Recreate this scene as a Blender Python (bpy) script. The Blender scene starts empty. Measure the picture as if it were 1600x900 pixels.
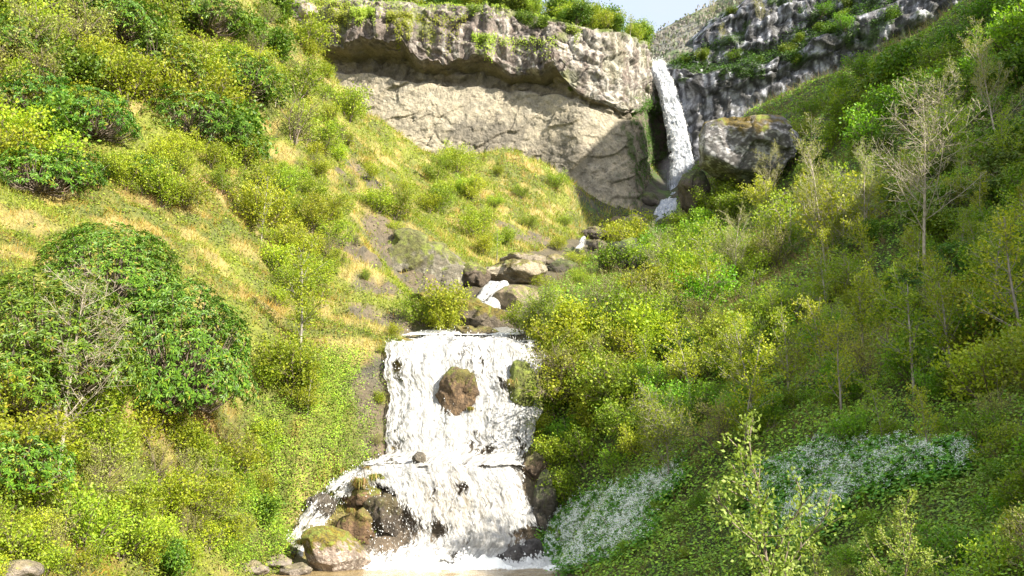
import bpy, math, random
import numpy as np
from math import radians, sin, cos, pi

# ------------------------------------------------------------------ camera, light, exposure
scene = bpy.context.scene
col = scene.collection
F = 1385.0                     # focal length in pixels of the 1600 px wide frame
PITCH = radians(10.0)
CAM = np.array([0.0, 0.0, 4.2])
cam_data = bpy.data.cameras.new('camera')
cam = bpy.data.objects.new('camera', cam_data)
col.objects.link(cam)
cam.location = CAM
cam.rotation_euler = (radians(90) + PITCH, 0, 0)
cam_data.sensor_width = 36.0
cam_data.lens = 36.0 * F / 1600.0
cam_data.clip_start = 0.1
cam_data.clip_end = 3000.0
scene.camera = cam

SUN_EL = radians(33.5)
SUN_AZ = math.atan2(0.80, -0.60)          # clockwise from +Y: behind the camera, to the right
world = bpy.data.worlds.new("World")
scene.world = world
world.use_nodes = True
wn = world.node_tree
bg = wn.nodes['Background']
sky = wn.nodes.new('ShaderNodeTexSky')
sky.sky_type = 'NISHITA'
sky.sun_disc = False
sky.sun_elevation = SUN_EL
sky.sun_rotation = SUN_AZ
sky.air_density = 1.0
sky.dust_density = 5.0
sky.ozone_density = 1.0
# thin high cloud over the blue
tc = wn.nodes.new('ShaderNodeTexCoord'); cn = wn.nodes.new('ShaderNodeTexNoise'); cn.inputs['Scale'].default_value = 2.2; cn.inputs['Detail'].default_value = 7.0; cn.inputs['Roughness'].default_value = 0.55
cm = wn.nodes.new('ShaderNodeMapping'); cm.inputs['Scale'].default_value = (1.0, 1.0, 2.6)
wn.links.new(tc.outputs['Generated'], cm.inputs[0]); wn.links.new(cm.outputs[0], cn.inputs['Vector'])
cr_ = wn.nodes.new('ShaderNodeMapRange'); cr_.inputs[1].default_value = 0.30; cr_.inputs[2].default_value = 0.62; cr_.inputs[3].default_value = 0.30; cr_.inputs[4].default_value = 0.90
wn.links.new(cn.outputs[0], cr_.inputs[0])
cx_ = wn.nodes.new('ShaderNodeMix'); cx_.data_type = 'RGBA'; cx_.inputs[7].default_value = (1.5, 1.68, 2.05, 1)
wn.links.new(cr_.outputs[0], cx_.inputs[0]); wn.links.new(sky.outputs[0], cx_.inputs[6]); # brighter cloud out of view, overhead and behind the camera, added as fill
sp_ = wn.nodes.new('ShaderNodeSeparateXYZ'); wn.links.new(tc.outputs['Generated'], sp_.inputs[0])
g_ = wn.nodes.new('ShaderNodeMapRange'); g_.inputs[1].default_value = 0.80; g_.inputs[2].default_value = 0.45; wn.links.new(sp_.outputs[1], g_.inputs[0])
g2 = wn.nodes.new('ShaderNodeMath'); g2.operation = 'MULTIPLY'; wn.links.new(g_.outputs[0], g2.inputs[0]); wn.links.new(cr_.outputs[0], g2.inputs[1])
cy_ = wn.nodes.new('ShaderNodeMix'); cy_.data_type = 'RGBA'; cy_.inputs[7].default_value = (3.0, 3.15, 3.45, 1)
wn.links.new(g2.outputs[0], cy_.inputs[0]); wn.links.new(cx_.outputs[2], cy_.inputs[6]); wn.links.new(cy_.outputs[2], bg.inputs[0])
bg.inputs[1].default_value = 0.15
sun_data = bpy.data.lights.new('sun', 'SUN')
sun_data.energy = 4.2
sun_data.angle = radians(0.55)
sun_data.color = (1.0, 0.93, 0.80)
sun = bpy.data.objects.new('sun', sun_data)
col.objects.link(sun)
sdir = np.array([sin(SUN_AZ) * cos(SUN_EL), cos(SUN_AZ) * cos(SUN_EL), sin(SUN_EL)])
from mathutils import Vector, Matrix
sun.rotation_euler = Vector(sdir).to_track_quat('Z', 'Y').to_euler()
sun.location = Vector(sdir) * 200
vs = scene.view_settings
vs.view_transform = 'Standard'
vs.look = 'None'
vs.exposure = 1.88
vs.gamma = 1.0
vs.use_curve_mapping = False
scene.cycles.max_bounces = 6
scene.cycles.diffuse_bounces = 3
scene.cycles.transparent_max_bounces = 12
scene.cycles.use_denoising = True

rng = np.random.default_rng(7)

# ------------------------------------------------------------------ helpers
def P(px, py, Y):
    """point seen at pixel (px, py) of the photograph, at forward distance Y"""
    xc = (px - 800.0) / F
    yc = (450.0 - py) / F
    d = np.array([xc, cos(PITCH) - yc * sin(PITCH), sin(PITCH) + yc * cos(PITCH)])
    return CAM + d * (Y / d[1])

def rays(px, py):
    xc = (np.asarray(px, float) - 800.0) / F
    yc = (450.0 - np.asarray(py, float)) / F
    return np.stack([xc, cos(PITCH) - yc * sin(PITCH), sin(PITCH) + yc * cos(PITCH)], -1)

def project(p):
    q = np.asarray(p, float) - CAM
    zc = q[..., 1] * cos(PITCH) + q[..., 2] * sin(PITCH)
    yc = -q[..., 1] * sin(PITCH) + q[..., 2] * cos(PITCH)
    zc = np.where(zc < 0.1, 0.1, zc)
    return 800 + F * q[..., 0] / zc, 450 - F * yc / zc, zc

def _hash(ix, iy, iz, s):
    h = (ix.astype(np.int64) * 374761393 + iy.astype(np.int64) * 668265263 + iz.astype(np.int64) * 2147483647 + s * 974634777) & 0xffffffff
    h = ((h ^ (h >> 13)) * 1274126177) & 0xffffffff
    h = (h ^ (h >> 16)) & 0xffffffff
    return h

def noise(p, scale=1.0, seed=0):
    """gradient noise, roughly -1..1"""
    q = np.asarray(p, float) * scale
    i = np.floor(q).astype(np.int64)
    f = q - i
    u = f * f * f * (f * (f * 6 - 15) + 10)
    out = np.zeros(len(q))
    for dx in (0, 1):
        wx = u[:, 0] if dx else 1 - u[:, 0]
        for dy in (0, 1):
            wy = u[:, 1] if dy else 1 - u[:, 1]
            for dz in (0, 1):
                wz = u[:, 2] if dz else 1 - u[:, 2]
                h = _hash(i[:, 0] + dx, i[:, 1] + dy, i[:, 2] + dz, seed)
                gx = ((h & 1023) / 511.5 - 1)
                gy = (((h >> 10) & 1023) / 511.5 - 1)
                gz = (((h >> 20) & 1023) / 511.5 - 1)
                out += wx * wy * wz * (gx * (f[:, 0] - dx) + gy * (f[:, 1] - dy) + gz * (f[:, 2] - dz))
    return out * 1.6

def fbm(p, scale=1.0, octv=4, seed=0, gain=0.5):
    o = np.zeros(len(p)); a = 1.0; s = scale
    for k in range(octv):
        o += a * noise(p, s, seed + k * 17); a *= gain; s *= 2.03
    return o

def cells(p, scale=1.0, seed=0, amp=1.0):
    """fractured blocks: every cell of a Voronoi split is pushed and tilted by its own amount"""
    q = np.asarray(p, float) * scale; i0 = np.floor(q).astype(np.int64); best = np.full(len(q), 1e9); val = np.zeros(len(q)); sec = np.full(len(q), 1e9)
    for dx in (-1, 0, 1):
        for dy in (-1, 0, 1):
            for dz in (-1, 0, 1):
                c_ = i0 + np.array([dx, dy, dz]); h = _hash(c_[:, 0], c_[:, 1], c_[:, 2], seed)
                f = c_ + np.stack([(h & 1023) / 1023, ((h >> 10) & 1023) / 1023, ((h >> 20) & 1023) / 1023], 1)
                h2 = _hash(c_[:, 2], c_[:, 0], c_[:, 1], seed + 5); g = np.stack([(h2 & 1023) / 511.5 - 1, ((h2 >> 10) & 1023) / 511.5 - 1, ((h2 >> 20) & 1023) / 511.5 - 1], 1)
                dv = q - f; d = (dv ** 2).sum(1); w = ((h >> 3) & 255) / 127.5 - 1 + 0.9 * (dv * g).sum(1)
                nb_ = d < best; sec = np.where(nb_, best, np.minimum(sec, d)); val = np.where(nb_, w, val); best = np.where(nb_, d, best)
    return val * amp, np.sqrt(sec) - np.sqrt(best)

def ridged(p, scale=1.0, octv=4, seed=0, gain=0.5):
    o = np.zeros(len(p)); a = 1.0; s = scale
    for k in range(octv):
        o += a * (1 - 2 * np.abs(noise(p, s, seed + k * 31))); a *= gain; s *= 2.1
    return o

def mesh_np(name, verts, faces, mat=None, cols=None, smooth=True, nper=None, uvs=None):
    """faces: (n,k) array"""
    me = bpy.data.meshes.new(name)
    verts = np.asarray(verts, np.float32); faces = np.asarray(faces, np.int32)
    n, k = faces.shape
    me.vertices.add(len(verts)); me.vertices.foreach_set('co', verts.ravel())
    me.loops.add(n * k); me.loops.foreach_set('vertex_index', faces.ravel())
    me.polygons.add(n)
    me.polygons.foreach_set('loop_start', np.arange(0, n * k, k, dtype=np.int32))
    me.update(calc_edges=True)
    me.polygons.foreach_set('use_smooth', np.full(n, smooth, dtype=bool))
    if cols is not None:
        a = me.color_attributes.new('Col', 'FLOAT_COLOR', 'POINT')
        c = np.ones((len(verts), 4), np.float32); c[:, :cols.shape[1]] = cols
        a.data.foreach_set('color', c.ravel())
    if uvs is not None:
        uv = me.uv_layers.new(name='UVMap')
        uv.data.foreach_set('uv', np.asarray(uvs, np.float32)[faces.ravel()].ravel())
    if mat: me.materials.append(mat)
    return me

def grid_faces(nu, nv):
    i = np.arange(nu - 1)[:, None] * nv + np.arange(nv - 1)[None, :]
    i = i.ravel()
    return np.stack([i, i + nv, i + nv + 1, i + 1], 1)

def link(name, me, parent=None):
    o = bpy.data.objects.new(name, me)
    col.objects.link(o)
    if parent: o.parent = parent
    return o

def tag(o, label=None, cat=None, group=None, kind=None):
    if label: o['label'] = label
    if cat: o['category'] = cat
    if group: o['group'] = group
    if kind: o['kind'] = kind
    return o

def empty(name, loc, rz=0.0, s=1.0):
    o = bpy.data.objects.new(name, None)
    col.objects.link(o)
    o.location = loc; o.rotation_euler = (0, 0, rz); o.scale = (s, s, s)
    o.empty_display_size = 0.1
    return o

def smoothstep(a, b, x):
    t = np.clip((x - a) / (b - a), 0, 1)
    return t * t * (3 - 2 * t)

def in_poly(px, py, poly):
    poly = np.asarray(poly, float); inside = np.zeros(np.shape(px), bool)
    j = len(poly) - 1
    for i in range(len(poly)):
        xi, yi = poly[i]; xj, yj = poly[j]
        c = ((yi > py) != (yj > py)) & (px < (xj - xi) * (py - yi) / (yj - yi + 1e-9) + xi)
        inside ^= c; j = i
    return inside

# ------------------------------------------------------------------ materials
def new_mat(name):
    m = bpy.data.materials.new(name); m.use_nodes = True
    nt = m.node_tree
    for n in list(nt.nodes): nt.nodes.remove(n)
    out = nt.nodes.new('ShaderNodeOutputMaterial')
    return m, nt, out

def N(nt, t, **kw):
    n = nt.nodes.new(t)
    for k, v in kw.items():
        if k.startswith('i_'):
            key = k[2:]
            key = int(key) if key.isdigit() else key.replace('_', ' ')
            n.inputs[key].default_value = v
        else: setattr(n, k, v)
    return n

def ramp(nt, stops, interp='LINEAR'):
    r = nt.nodes.new('ShaderNodeValToRGB'); r.color_ramp.interpolation = interp
    e = r.color_ramp.elements
    while len(e) > 1: e.remove(e[-1])
    e[0].position = stops[0][0]; e[0].color = (*stops[0][1], 1) if len(stops[0][1]) == 3 else stops[0][1]
    for p, c in stops[1:]:
        q = e.new(p); q.color = (*c, 1) if len(c) == 3 else c
    return r

def mixc(nt, fac, a, b, mode='MIX'):
    m = nt.nodes.new('ShaderNodeMix'); m.data_type = 'RGBA'; m.blend_type = mode
    for v, s in ((fac, 0), (a, 6), (b, 7)):
        if hasattr(v, 'is_linked') or hasattr(v, 'links'): nt.links.new(v, m.inputs[s])
        else: m.inputs[s].default_value = v if s == 0 else (*v, 1)
    return m.outputs[2]

def rock_mat(name, rough=0.9, bump=0.5, scale=1.0, dark=(0.03, 0.028, 0.025), light_patch=None, crack=0.5):
    """colour comes from the mesh's Col attribute, broken up by grain, lichen blotches and cracks"""
    m, nt, out = new_mat(name)
    L = nt.links.new
    b = N(nt, 'ShaderNodeBsdfPrincipled'); b.inputs['Roughness'].default_value = rough
    geo = N(nt, 'ShaderNodeNewGeometry')
    att = N(nt, 'ShaderNodeAttribute', attribute_name='Col')
    n1 = N(nt, 'ShaderNodeTexNoise', i_Scale=0.9 * scale, i_Detail=9.0, i_Roughness=0.65)
    n2 = N(nt, 'ShaderNodeTexNoise', i_Scale=5.0 * scale, i_Detail=8.0, i_Roughness=0.7)
    L(geo.outputs['Position'], n1.inputs['Vector']); L(geo.outputs['Position'], n2.inputs['Vector'])
    r1 = ramp(nt, [(0.3, (0.55, 0.55, 0.55)), (0.5, (1, 1, 1)), (0.7, (1.35, 1.3, 1.25))])
    L(n1.outputs[0], r1.inputs[0])
    r2 = ramp(nt, [(0.3, (0.6, 0.6, 0.6)), (0.55, (1, 1, 1)), (0.75, (1.3, 1.3, 1.3))])
    L(n2.outputs[0], r2.inputs[0])
    c = mixc(nt, 1.0, att.outputs['Color'], r1.outputs[0], 'MULTIPLY')
    c = mixc(nt, 1.0, c, r2.outputs[0], 'MULTIPLY')
    wv = N(nt, 'ShaderNodeTexVoronoi', feature='DISTANCE_TO_EDGE', i_Scale=0.35 * scale)
    wm = N(nt, 'ShaderNodeVectorMath', operation='MULTIPLY_ADD')
    L(n1.outputs['Color'], wm.inputs[0]); wm.inputs[1].default_value = (3, 3, 3); L(geo.outputs['Position'], wm.inputs[2])
    L(wm.outputs[0], wv.inputs['Vector'])
    rc = ramp(nt, [(0.0, (1, 1, 1)), (0.018, (0, 0, 0))])
    L(wv.outputs['Distance'], rc.inputs[0])
    nk = N(nt, 'ShaderNodeTexNoise', i_Scale=0.25 * scale, i_Detail=2.0); L(geo.outputs['Position'], nk.inputs['Vector'])
    rk = ramp(nt, [(0.5, (0, 0, 0)), (0.6, (crack, crack, crack))]); L(nk.outputs[0], rk.inputs[0])
    ck = N(nt, 'ShaderNodeMath', operation='MULTIPLY'); L(rc.outputs[0], ck.inputs[0]); L(rk.outputs[0], ck.inputs[1])
    c = mixc(nt, ck.outputs[0], c, dark)
    if light_patch:
        nl = N(nt, 'ShaderNodeTexNoise', i_Scale=light_patch[1], i_Detail=6.0, i_Roughness=0.7); L(geo.outputs['Position'], nl.inputs['Vector'])
        rl = ramp(nt, [(light_patch[2], (0, 0, 0)), (light_patch[2] + 0.05, (1, 1, 1))]); L(nl.outputs[0], rl.inputs[0])
        c = mixc(nt, rl.outputs[0], c, light_patch[0])
    L(c, b.inputs['Base Color'])
    bp = N(nt, 'ShaderNodeBump', i_Strength=bump, i_Distance=0.25)
    ad = N(nt, 'ShaderNodeMath', operation='ADD'); L(n1.outputs[0], ad.inputs[0])
    mu = N(nt, 'ShaderNodeMath', operation='MULTIPLY', i_1=0.45); L(n2.outputs[0], mu.inputs[0]); L(mu.outputs[0], ad.inputs[1])
    sb = N(nt, 'ShaderNodeMath', operation='SUBTRACT'); L(ad.outputs[0], sb.inputs[0])
    m3 = N(nt, 'ShaderNodeMath', operation='MULTIPLY', i_1=0.6); L(ck.outputs[0], m3.inputs[0]); L(m3.outputs[0], sb.inputs[1])
    n5 = N(nt, 'ShaderNodeTexNoise', noise_type='RIDGED_MULTIFRACTAL', i_Scale=3.2 * scale, i_Detail=6.0, i_Roughness=0.6); L(geo.outputs['Position'], n5.inputs['Vector'])
    m5 = N(nt, 'ShaderNodeMath', operation='MULTIPLY_ADD', i_1=-0.22); L(n5.outputs[0], m5.inputs[0]); L(sb.outputs[0], m5.inputs[2])
    L(m5.outputs[0], bp.inputs['Height'])
    L(bp.outputs[0], b.inputs['Normal'])
    L(b.outputs[0], out.inputs[0])
    return m

def leaf_mat(name, stops, trans=0.35, rough=0.5, spec=0.3, var=0.25, attr=False):
    """each leaf takes its own tint; each plant shifts a little as a whole"""
    m, nt, out = new_mat(name); L = nt.links.new
    b = N(nt, 'ShaderNodeBsdfPrincipled'); b.inputs['Roughness'].default_value = rough
    b.inputs['Specular IOR Level'].default_value = spec
    if attr:
        a = N(nt, 'ShaderNodeAttribute', attribute_name='Col'); c = a.outputs['Color']
    else:
        g = N(nt, 'ShaderNodeNewGeometry'); r = ramp(nt, stops); L(g.outputs['Random Per Island'], r.inputs[0]); c = r.outputs[0]
        oi = N(nt, 'ShaderNodeObjectInfo')
        hs = N(nt, 'ShaderNodeHueSaturation')
        mr = N(nt, 'ShaderNodeMapRange', i_3=0.5 - 0.02, i_4=0.5 + 0.025); L(oi.outputs['Random'], mr.inputs[0])
        mv = N(nt, 'ShaderNodeMath', operation='MULTIPLY', i_1=7.31); L(oi.outputs['Random'], mv.inputs[0])
        mf = N(nt, 'ShaderNodeMath', operation='FRACT'); L(mv.outputs[0], mf.inputs[0])
        mw = N(nt, 'ShaderNodeMapRange', i_3=1 - var, i_4=1 + var); L(mf.outputs[0], mw.inputs[0])
        L(mr.outputs[0], hs.inputs['Hue']); L(mw.outputs[0], hs.inputs['Value']); L(c, hs.inputs['Color']); c = hs.outputs[0]
    L(c, b.inputs['Base Color'])
    t = N(nt, 'ShaderNodeBsdfTranslucent')
    tc = mixc(nt, 1.0, c, (1.25, 1.3, 0.6), 'MULTIPLY'); L(tc, t.inputs[0])
    mx = N(nt, 'ShaderNodeMixShader', i_0=trans); L(b.outputs[0], mx.inputs[1]); L(t.outputs[0], mx.inputs[2])
    L(mx.outputs[0], out.inputs[0])
    return m

def bark_mat(name, c1, c2):
    m, nt, out = new_mat(name); L = nt.links.new
    b = N(nt, 'ShaderNodeBsdfPrincipled'); b.inputs['Roughness'].default_value = 0.85
    g = N(nt, 'ShaderNodeNewGeometry')
    n = N(nt, 'ShaderNodeTexNoise', i_Scale=7.0, i_Detail=5.0); L(g.outputs['Position'], n.inputs['Vector'])
    r = ramp(nt, [(0.35, c1), (0.65, c2)]); L(n.outputs[0], r.inputs[0]); L(r.outputs[0], b.inputs['Base Color'])
    bp = N(nt, 'ShaderNodeBump', i_Strength=0.4, i_Distance=0.02); L(n.outputs[0], bp.inputs['Height']); L(bp.outputs[0], b.inputs['Normal'])
    L(b.outputs[0], out.inputs[0])
    return m

# ------------------------------------------------------------------ terrain
# control points: (px, py, Y) picks a point of the ground on the line of sight; W = points given in metres
CP = [
 # left bank by the cascade and the bright bank
 (600,532,38.6),(598,600,37.4),(596,690,36.3),(560,715,35.6),(520,745,34.9),(470,800,34.0),(425,855,33.2),
 (570,560,38.0),(555,640,36.4),(520,690,35),(480,560,36.5),(470,640,34.5),(440,740,32.6),(400,800,31.2),(390,870,30.4),
 (300,880,27.5),(300,780,28.3),(300,690,28.8),(300,600,30.5),(150,880,23.5),(150,760,24.2),(150,640,25.6),
 (0,880,19.5),(0,760,20.2),(0,640,21.8),(0,520,24.8),(0,400,29.5),(0,300,34),(0,200,39),(0,100,43),(0,0,47),
 (-200,900,15),(-200,700,17),(-200,450,25),(-200,200,36),(-200,0,44),
 (150,520,28.5),(150,400,33),(150,280,39),(150,150,45),(150,0,52),
 (300,500,33),(300,400,37.5),(300,280,44),(300,150,51),(300,0,59),
 (400,560,34.5),(400,450,40),(400,350,45),(400,230,52),(400,120,58),(400,30,64),
 (480,500,39.5),(470,400,45),(470,300,51),(470,200,58),(465,120,65),
 (430,0,69),(480,75,71),(520,130,73),(555,185,75),(615,212,78),(665,237,80),
 # first near spur and gully with the rock face
 (555,360,49.5),(600,430,46.5),(655,492,43.5),(560,440,44.5),(600,495,42.2),(640,528,40.5),
 (590,350,56),(610,400,54.5),(630,455,53),(700,455,53.5),(660,400,55),(660,480,49.5),(690,500,46),
 (560,280,61),(600,310,60),(650,355,58.5),(700,420,56),(730,455,54),(620,340,58),(690,380,58.5),
 (620,260,72),(680,290,73),(740,340,71),(790,400,66),(760,420,61),
 (700,250,82),(760,243,92),(820,252,95),(870,268,97),(905,292,98),(915,330,94),(912,372,85),(850,392,73),
 (830,320,85),(860,350,82),(780,300,84),
 # stream bed
 (720,527,40.3),(745,518,43),(760,500,47.5),(770,487,50.4),(775,450,52.8),(800,440,58),(850,420,64),(900,402,73),
 (940,388,80),(985,380,88),(1030,357,97),(1045,325,104),(1058,295,112),(1070,292,116),
 (800,470,51),(800,500,48),
 # mossy foot of the wall left of the falls
 (940,330,99),(990,320,104),(940,290,104),(1000,260,112),(990,220,116),(1030,300,113),
 # right bank
 (850,530,39.4),(900,520,41),(900,600,38.5),(870,700,36.8),(850,780,35),(862,850,33.6),(880,885,32),
 (950,600,37),(950,700,33.5),(950,800,29.5),(960,880,26.5),
 (1100,850,22),(1100,760,25.5),(1100,650,30.5),(1100,550,36.5),(1100,460,44),
 (1000,520,41),(980,470,48),(960,440,56),(1010,420,60),(930,405,68),(1000,395,74),(1060,365,84),(1080,340,92),
 (1080,400,68),(1150,370,66),(1100,320,80),(1170,310,76),(1230,290,72),
 (1300,860,14.5),(1300,760,19),(1300,650,25.5),(1300,550,31.5),(1300,450,37.5),(1300,380,43),(1220,360,54),(1300,300,56),(1290,232,72),(1220,262,76),
 (1180,450,45),
 (1450,860,11.5),(1450,700,18.5),(1450,550,26.5),(1450,420,35),(1450,300,44),(1450,200,55),(1420,130,66),(1380,112,73),
 (1600,860,9),(1600,700,14.5),(1600,550,21),(1600,400,29),(1600,280,37),(1600,150,48),(1600,50,58),(1500,20,74),(1600,-60,70),
 (1800,800,8),(1800,500,18),(1800,300,28),(1800,100,42),
]
WP = [ # metres: behind the ridges, under and behind the camera, outside the frame; the unseen right ridge is shaped for the shade it casts
 (-30,92,36),(-20,92,34),(-14,95,33),(-8,98,35),(-45,80,58),(-60,60,62),(-50,40,45),(-70,20,55),(-35,5,20),(-60,-15,38),
 (0,0,2.3),(-4,8,0.0),(-4,16,-0.3),(-3,24,-0.5),(-2,29,-0.7),(-4.5,31,-0.8),(0,31,-0.8),(-4,-10,-0.5),
 (3,10,1.3),(4,20,1.0),(2,27,0.2),(-9,14,1.2),(-8,22,0.6),(-7,28,-0.1),(-12,0,3),
 (8,0,4.5),(16,0,11),(28,0,22),(45,5,38),(70,15,54),(20,12,13.5),(32,18,26),(45,30,40),(64,54,78),(58,66,78),(40,45,33),
 (30,95,40),(45,90,45),(75,90,72),(30,-14,24),(60,-15,47),(52,25,46.5),(57.5,36,53),(0,-15,1),(70,130,80),
 (30,112,46),(22,112,38.5),(12,108,38),(5,106,36),(-5,108,35),(-20,108,35),(-40,108,45),(-60,108,60),(-75,100,70),
 (20,125,40),(0,125,38),(-30,125,40),(45,125,55),(-75,135,70),
]
# bed under the cascade
CASC_UP = [ # py, Y, left px, right px
 (524,41.5,640,838),(531,39.6,612,842),(536,38.5,606,845),(545,38.0,604,846),(575,37.5,603,846),(620,37.0,603,845),
 (660,36.5,604,840),(690,36.1,606,832),(708,35.7,602,826),(720,35.2,580,822),(730,34.5,552,818)]
CASC_LO = [
 (728,34.75,556,818),(736,34.3,560,818),(748,34.0,566,820),(770,33.7,572,826),(800,33.4,574,834),(830,33.05,572,842),(858,32.7,568,848),(876,32.35,562,852),(884,31.9,556,856)]
CASC_LEFT = [
 (722,35.2,575,612),(733,34.7,548,596),(748,34.35,520,572),(765,34.0,500,552),(785,33.7,484,540),(808,33.4,466,522),(832,33.05,448,500),(852,32.75,434,486),(868,32.3,424,474)]
for rows, npx in ((CASC_UP, 6), (CASC_LO, 6), (CASC_LEFT, 3)):
    for (py, Y, l, r) in rows[::2] + [rows[-1]]:
        for k in range(npx):
            q = P(l + (r - l) * k / (npx - 1), py, Y) + np.array([0, 0.55, -0.15])
            WP.append(tuple(q))
pts = np.array([P(*c) for c in CP] + [np.array(w, float) for w in WP])
pts[:, 2][:len(CP)] -= 0.0

def tps_fit(xy, z, lam):
    n = len(xy)
    d2 = ((xy[:, None] - xy[None]) ** 2).sum(-1)
    K = 0.5 * d2 * np.log(d2 + 1e-9)
    A = np.zeros((n + 3, n + 3))
    A[:n, :n] = K + lam * np.eye(n)
    A[:n, n:] = np.c_[np.ones(n), xy]; A[n:, :n] = A[:n, n:].T
    w = np.linalg.solve(A, np.r_[z, 0, 0, 0])
    return w
S = 20.0
tw = tps_fit(pts[:, :2] / S, pts[:, 2], 0.002)
def tps_eval(xy):
    out = np.empty(len(xy)); xy = xy / S
    for a in range(0, len(xy), 20000):
        q = xy[a:a + 20000]
        d2 = ((q[:, None] - pts[None, :, :2] / S) ** 2).sum(-1)
        out[a:a + 20000] = (0.5 * d2 * np.log(d2 + 1e-9)) @ tw[:-3] + tw[-3] + q @ tw[-2:]
    return out

GX0, GX1, GY0, GY1, GS = -72.0, 72.0, -14.0, 126.0, 0.35
gx = np.arange(GX0, GX1 + 0.01, GS); gy = np.arange(GY0, GY1 + 0.01, GS)
XX, YY = np.meshgrid(gx, gy, indexing='ij')
xy = np.stack([XX.ravel(), YY.ravel()], 1)
Z0 = tps_eval(xy)
p3 = np.stack([xy[:, 0], xy[:, 1], np.zeros(len(xy))], 1)
# calm near the stream and the camera
spath = np.array([(-4,5),(-4,16),(-3,28),(-1.8,33),(-1.8,38),(-1.6,43),(-1.4,51),(1,60),(5,73),(10,85),(15,95),(19,108),(21,114)], float)
def seg_dist(q, path):
    d = np.full(len(q), 1e9)
    for a, b in zip(path[:-1], path[1:]):
        ab = b - a; t = np.clip(((q - a) @ ab) / (ab @ ab), 0, 1)
        d = np.minimum(d, np.hypot(*(q - a - t[:, None] * ab).T))
    return d
sd = seg_dist(xy, spath)
calm = smoothstep(4.0, 10.0, sd)
camd = np.hypot(xy[:, 0], xy[:, 1])
calm2 = smoothstep(3.0, 12.0, camd) 
Z0 = Z0 + calm * (1.1 * noise(p3, 0.10, 3) + 0.55 * noise(p3, 0.27, 5)) * calm2 + (0.10 + 0.30 * calm) * fbm(p3, 0.7, 3, 9) * (0.3 + 0.7 * calm2)
Zg = Z0.reshape(XX.shape)
def height(x, y):
    u = np.clip((np.asarray(x, float) - GX0) / GS, 0, len(gx) - 1.001); v = np.clip((np.asarray(y, float) - GY0) / GS, 0, len(gy) - 1.001)
    i = u.astype(int); j = v.astype(int); a = u - i; b = v - j
    return (Zg[i, j] * (1 - a) * (1 - b) + Zg[i + 1, j] * a * (1 - b) + Zg[i, j + 1] * (1 - a) * b + Zg[i + 1, j + 1] * a * b)
def hit(px, py):
    """first point of the ground on the lines of sight"""
    px = np.atleast_1d(px).astype(float); py = np.atleast_1d(py).astype(float)
    d = rays(px, py); d = d / d[:, 1:2]
    Ys = np.concatenate([np.arange(4, 40, 0.15), np.arange(40, 124, 0.3)])
    res = np.full((len(px), 3), np.nan)
    for a in range(0, len(px), 4000):
        dd = d[a:a + 4000]
        X = CAM[0] + dd[:, 0:1] * Ys; Z = CAM[2] + dd[:, 2:3] * Ys
        below = height(X, np.broadcast_to(Ys, X.shape)) > Z
        k = below.argmax(1); ok = below.any(1)
        yy = Ys[k]
        r = np.stack([CAM[0] + dd[:, 0] * yy, yy, height(CAM[0] + dd[:, 0] * yy, yy)], 1)
        r[~ok] = np.nan
        res[a:a + 4000] = r
    return res
gzx = np.gradient(Zg, GS, axis=0); gzy = np.gradient(Zg, GS, axis=1)
def normal(x, y):
    i = np.clip(((np.asarray(x, float) - GX0) / GS).round().astype(int), 0, len(gx) - 1); j = np.clip(((np.asarray(y, float) - GY0) / GS).round().astype(int), 0, len(gy) - 1)
    n = np.stack([-gzx[i, j], -gzy[i, j], np.ones_like(gzx[i, j])], -1)
    return n / np.linalg.norm(n, axis=-1, keepdims=True)

# ground colours, by place
def blend(c, m, colr):
    return c * (1 - m[:, None]) + np.array(colr)[None] * m[:, None]
gp = np.stack([xy[:, 0], xy[:, 1], Zg.ravel()], 1)
nA = fbm(gp, 0.22, 4, 21); nB = fbm(gp, 0.55, 4, 33); nC = fbm(gp, 1.5, 3, 41)
c = np.tile(np.array([0.10, 0.115, 0.022]), (len(gp), 1))
c = blend(c, smoothstep(-0.1, 0.35, nA), (0.155, 0.17, 0.025))
c = blend(c, smoothstep(0.05, 0.5, nB) * 0.85, (0.30, 0.24, 0.085))
c = blend(c, smoothstep(0.3, 0.65, nC - 0.4 * nA) * 0.6, (0.22, 0.14, 0.025))
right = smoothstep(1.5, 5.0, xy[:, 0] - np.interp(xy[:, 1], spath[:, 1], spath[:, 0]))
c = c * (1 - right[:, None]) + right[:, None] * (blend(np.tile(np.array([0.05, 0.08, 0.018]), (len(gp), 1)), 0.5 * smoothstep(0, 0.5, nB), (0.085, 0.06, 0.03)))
rock = np.array([0.12, 0.095, 0.062])
PXg, PYg, _ = project(gp)
def patch(px, py, Y, rad, sq=1.0):
    q = P(px, py, Y); d = np.sqrt(((gp - q) ** 2).sum(1)) / rad
    return smoothstep(1.15, 0.75, d + 0.35 * nB + 0.25 * nC)
rockm = np.zeros(len(gp))
for a in ((588,640,36.8,0.9),(575,600,37.2,0.8),(592,570,37.9,0.8),(594,690,36.2,0.6),(570,500,42,1.2),(620,500,42,1.3),(560,400,47.5,1.6),(585,450,45,1.4),
          (600,370,55.5,2.2),(630,400,55,2.6),(680,410,55.5,2.2),(650,440,54,2.5),(700,450,54,1.6),(560,270,62,2.4),(520,290,58,1.0),
          (920,320,97,2.6),(945,300,103,3.0),(800,372,74,2.2),(850,375,76,1.8),(440,375,46,1.0)):
    rockm = np.maximum(rockm, patch(*a))
c = blend(c, rockm, rock)
c = blend(c, rockm * smoothstep(0.0, 0.35, nC + 0.5 * nB), (0.075, 0.07, 0.05)); c = blend(c, rockm * smoothstep(0.2, 0.45, nB - 0.3 * nC) * 0.8, (0.24, 0.17, 0.05))
bed = smoothstep(3.3, 1.9, sd) * smoothstep(28, 33, xy[:, 1])
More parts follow.
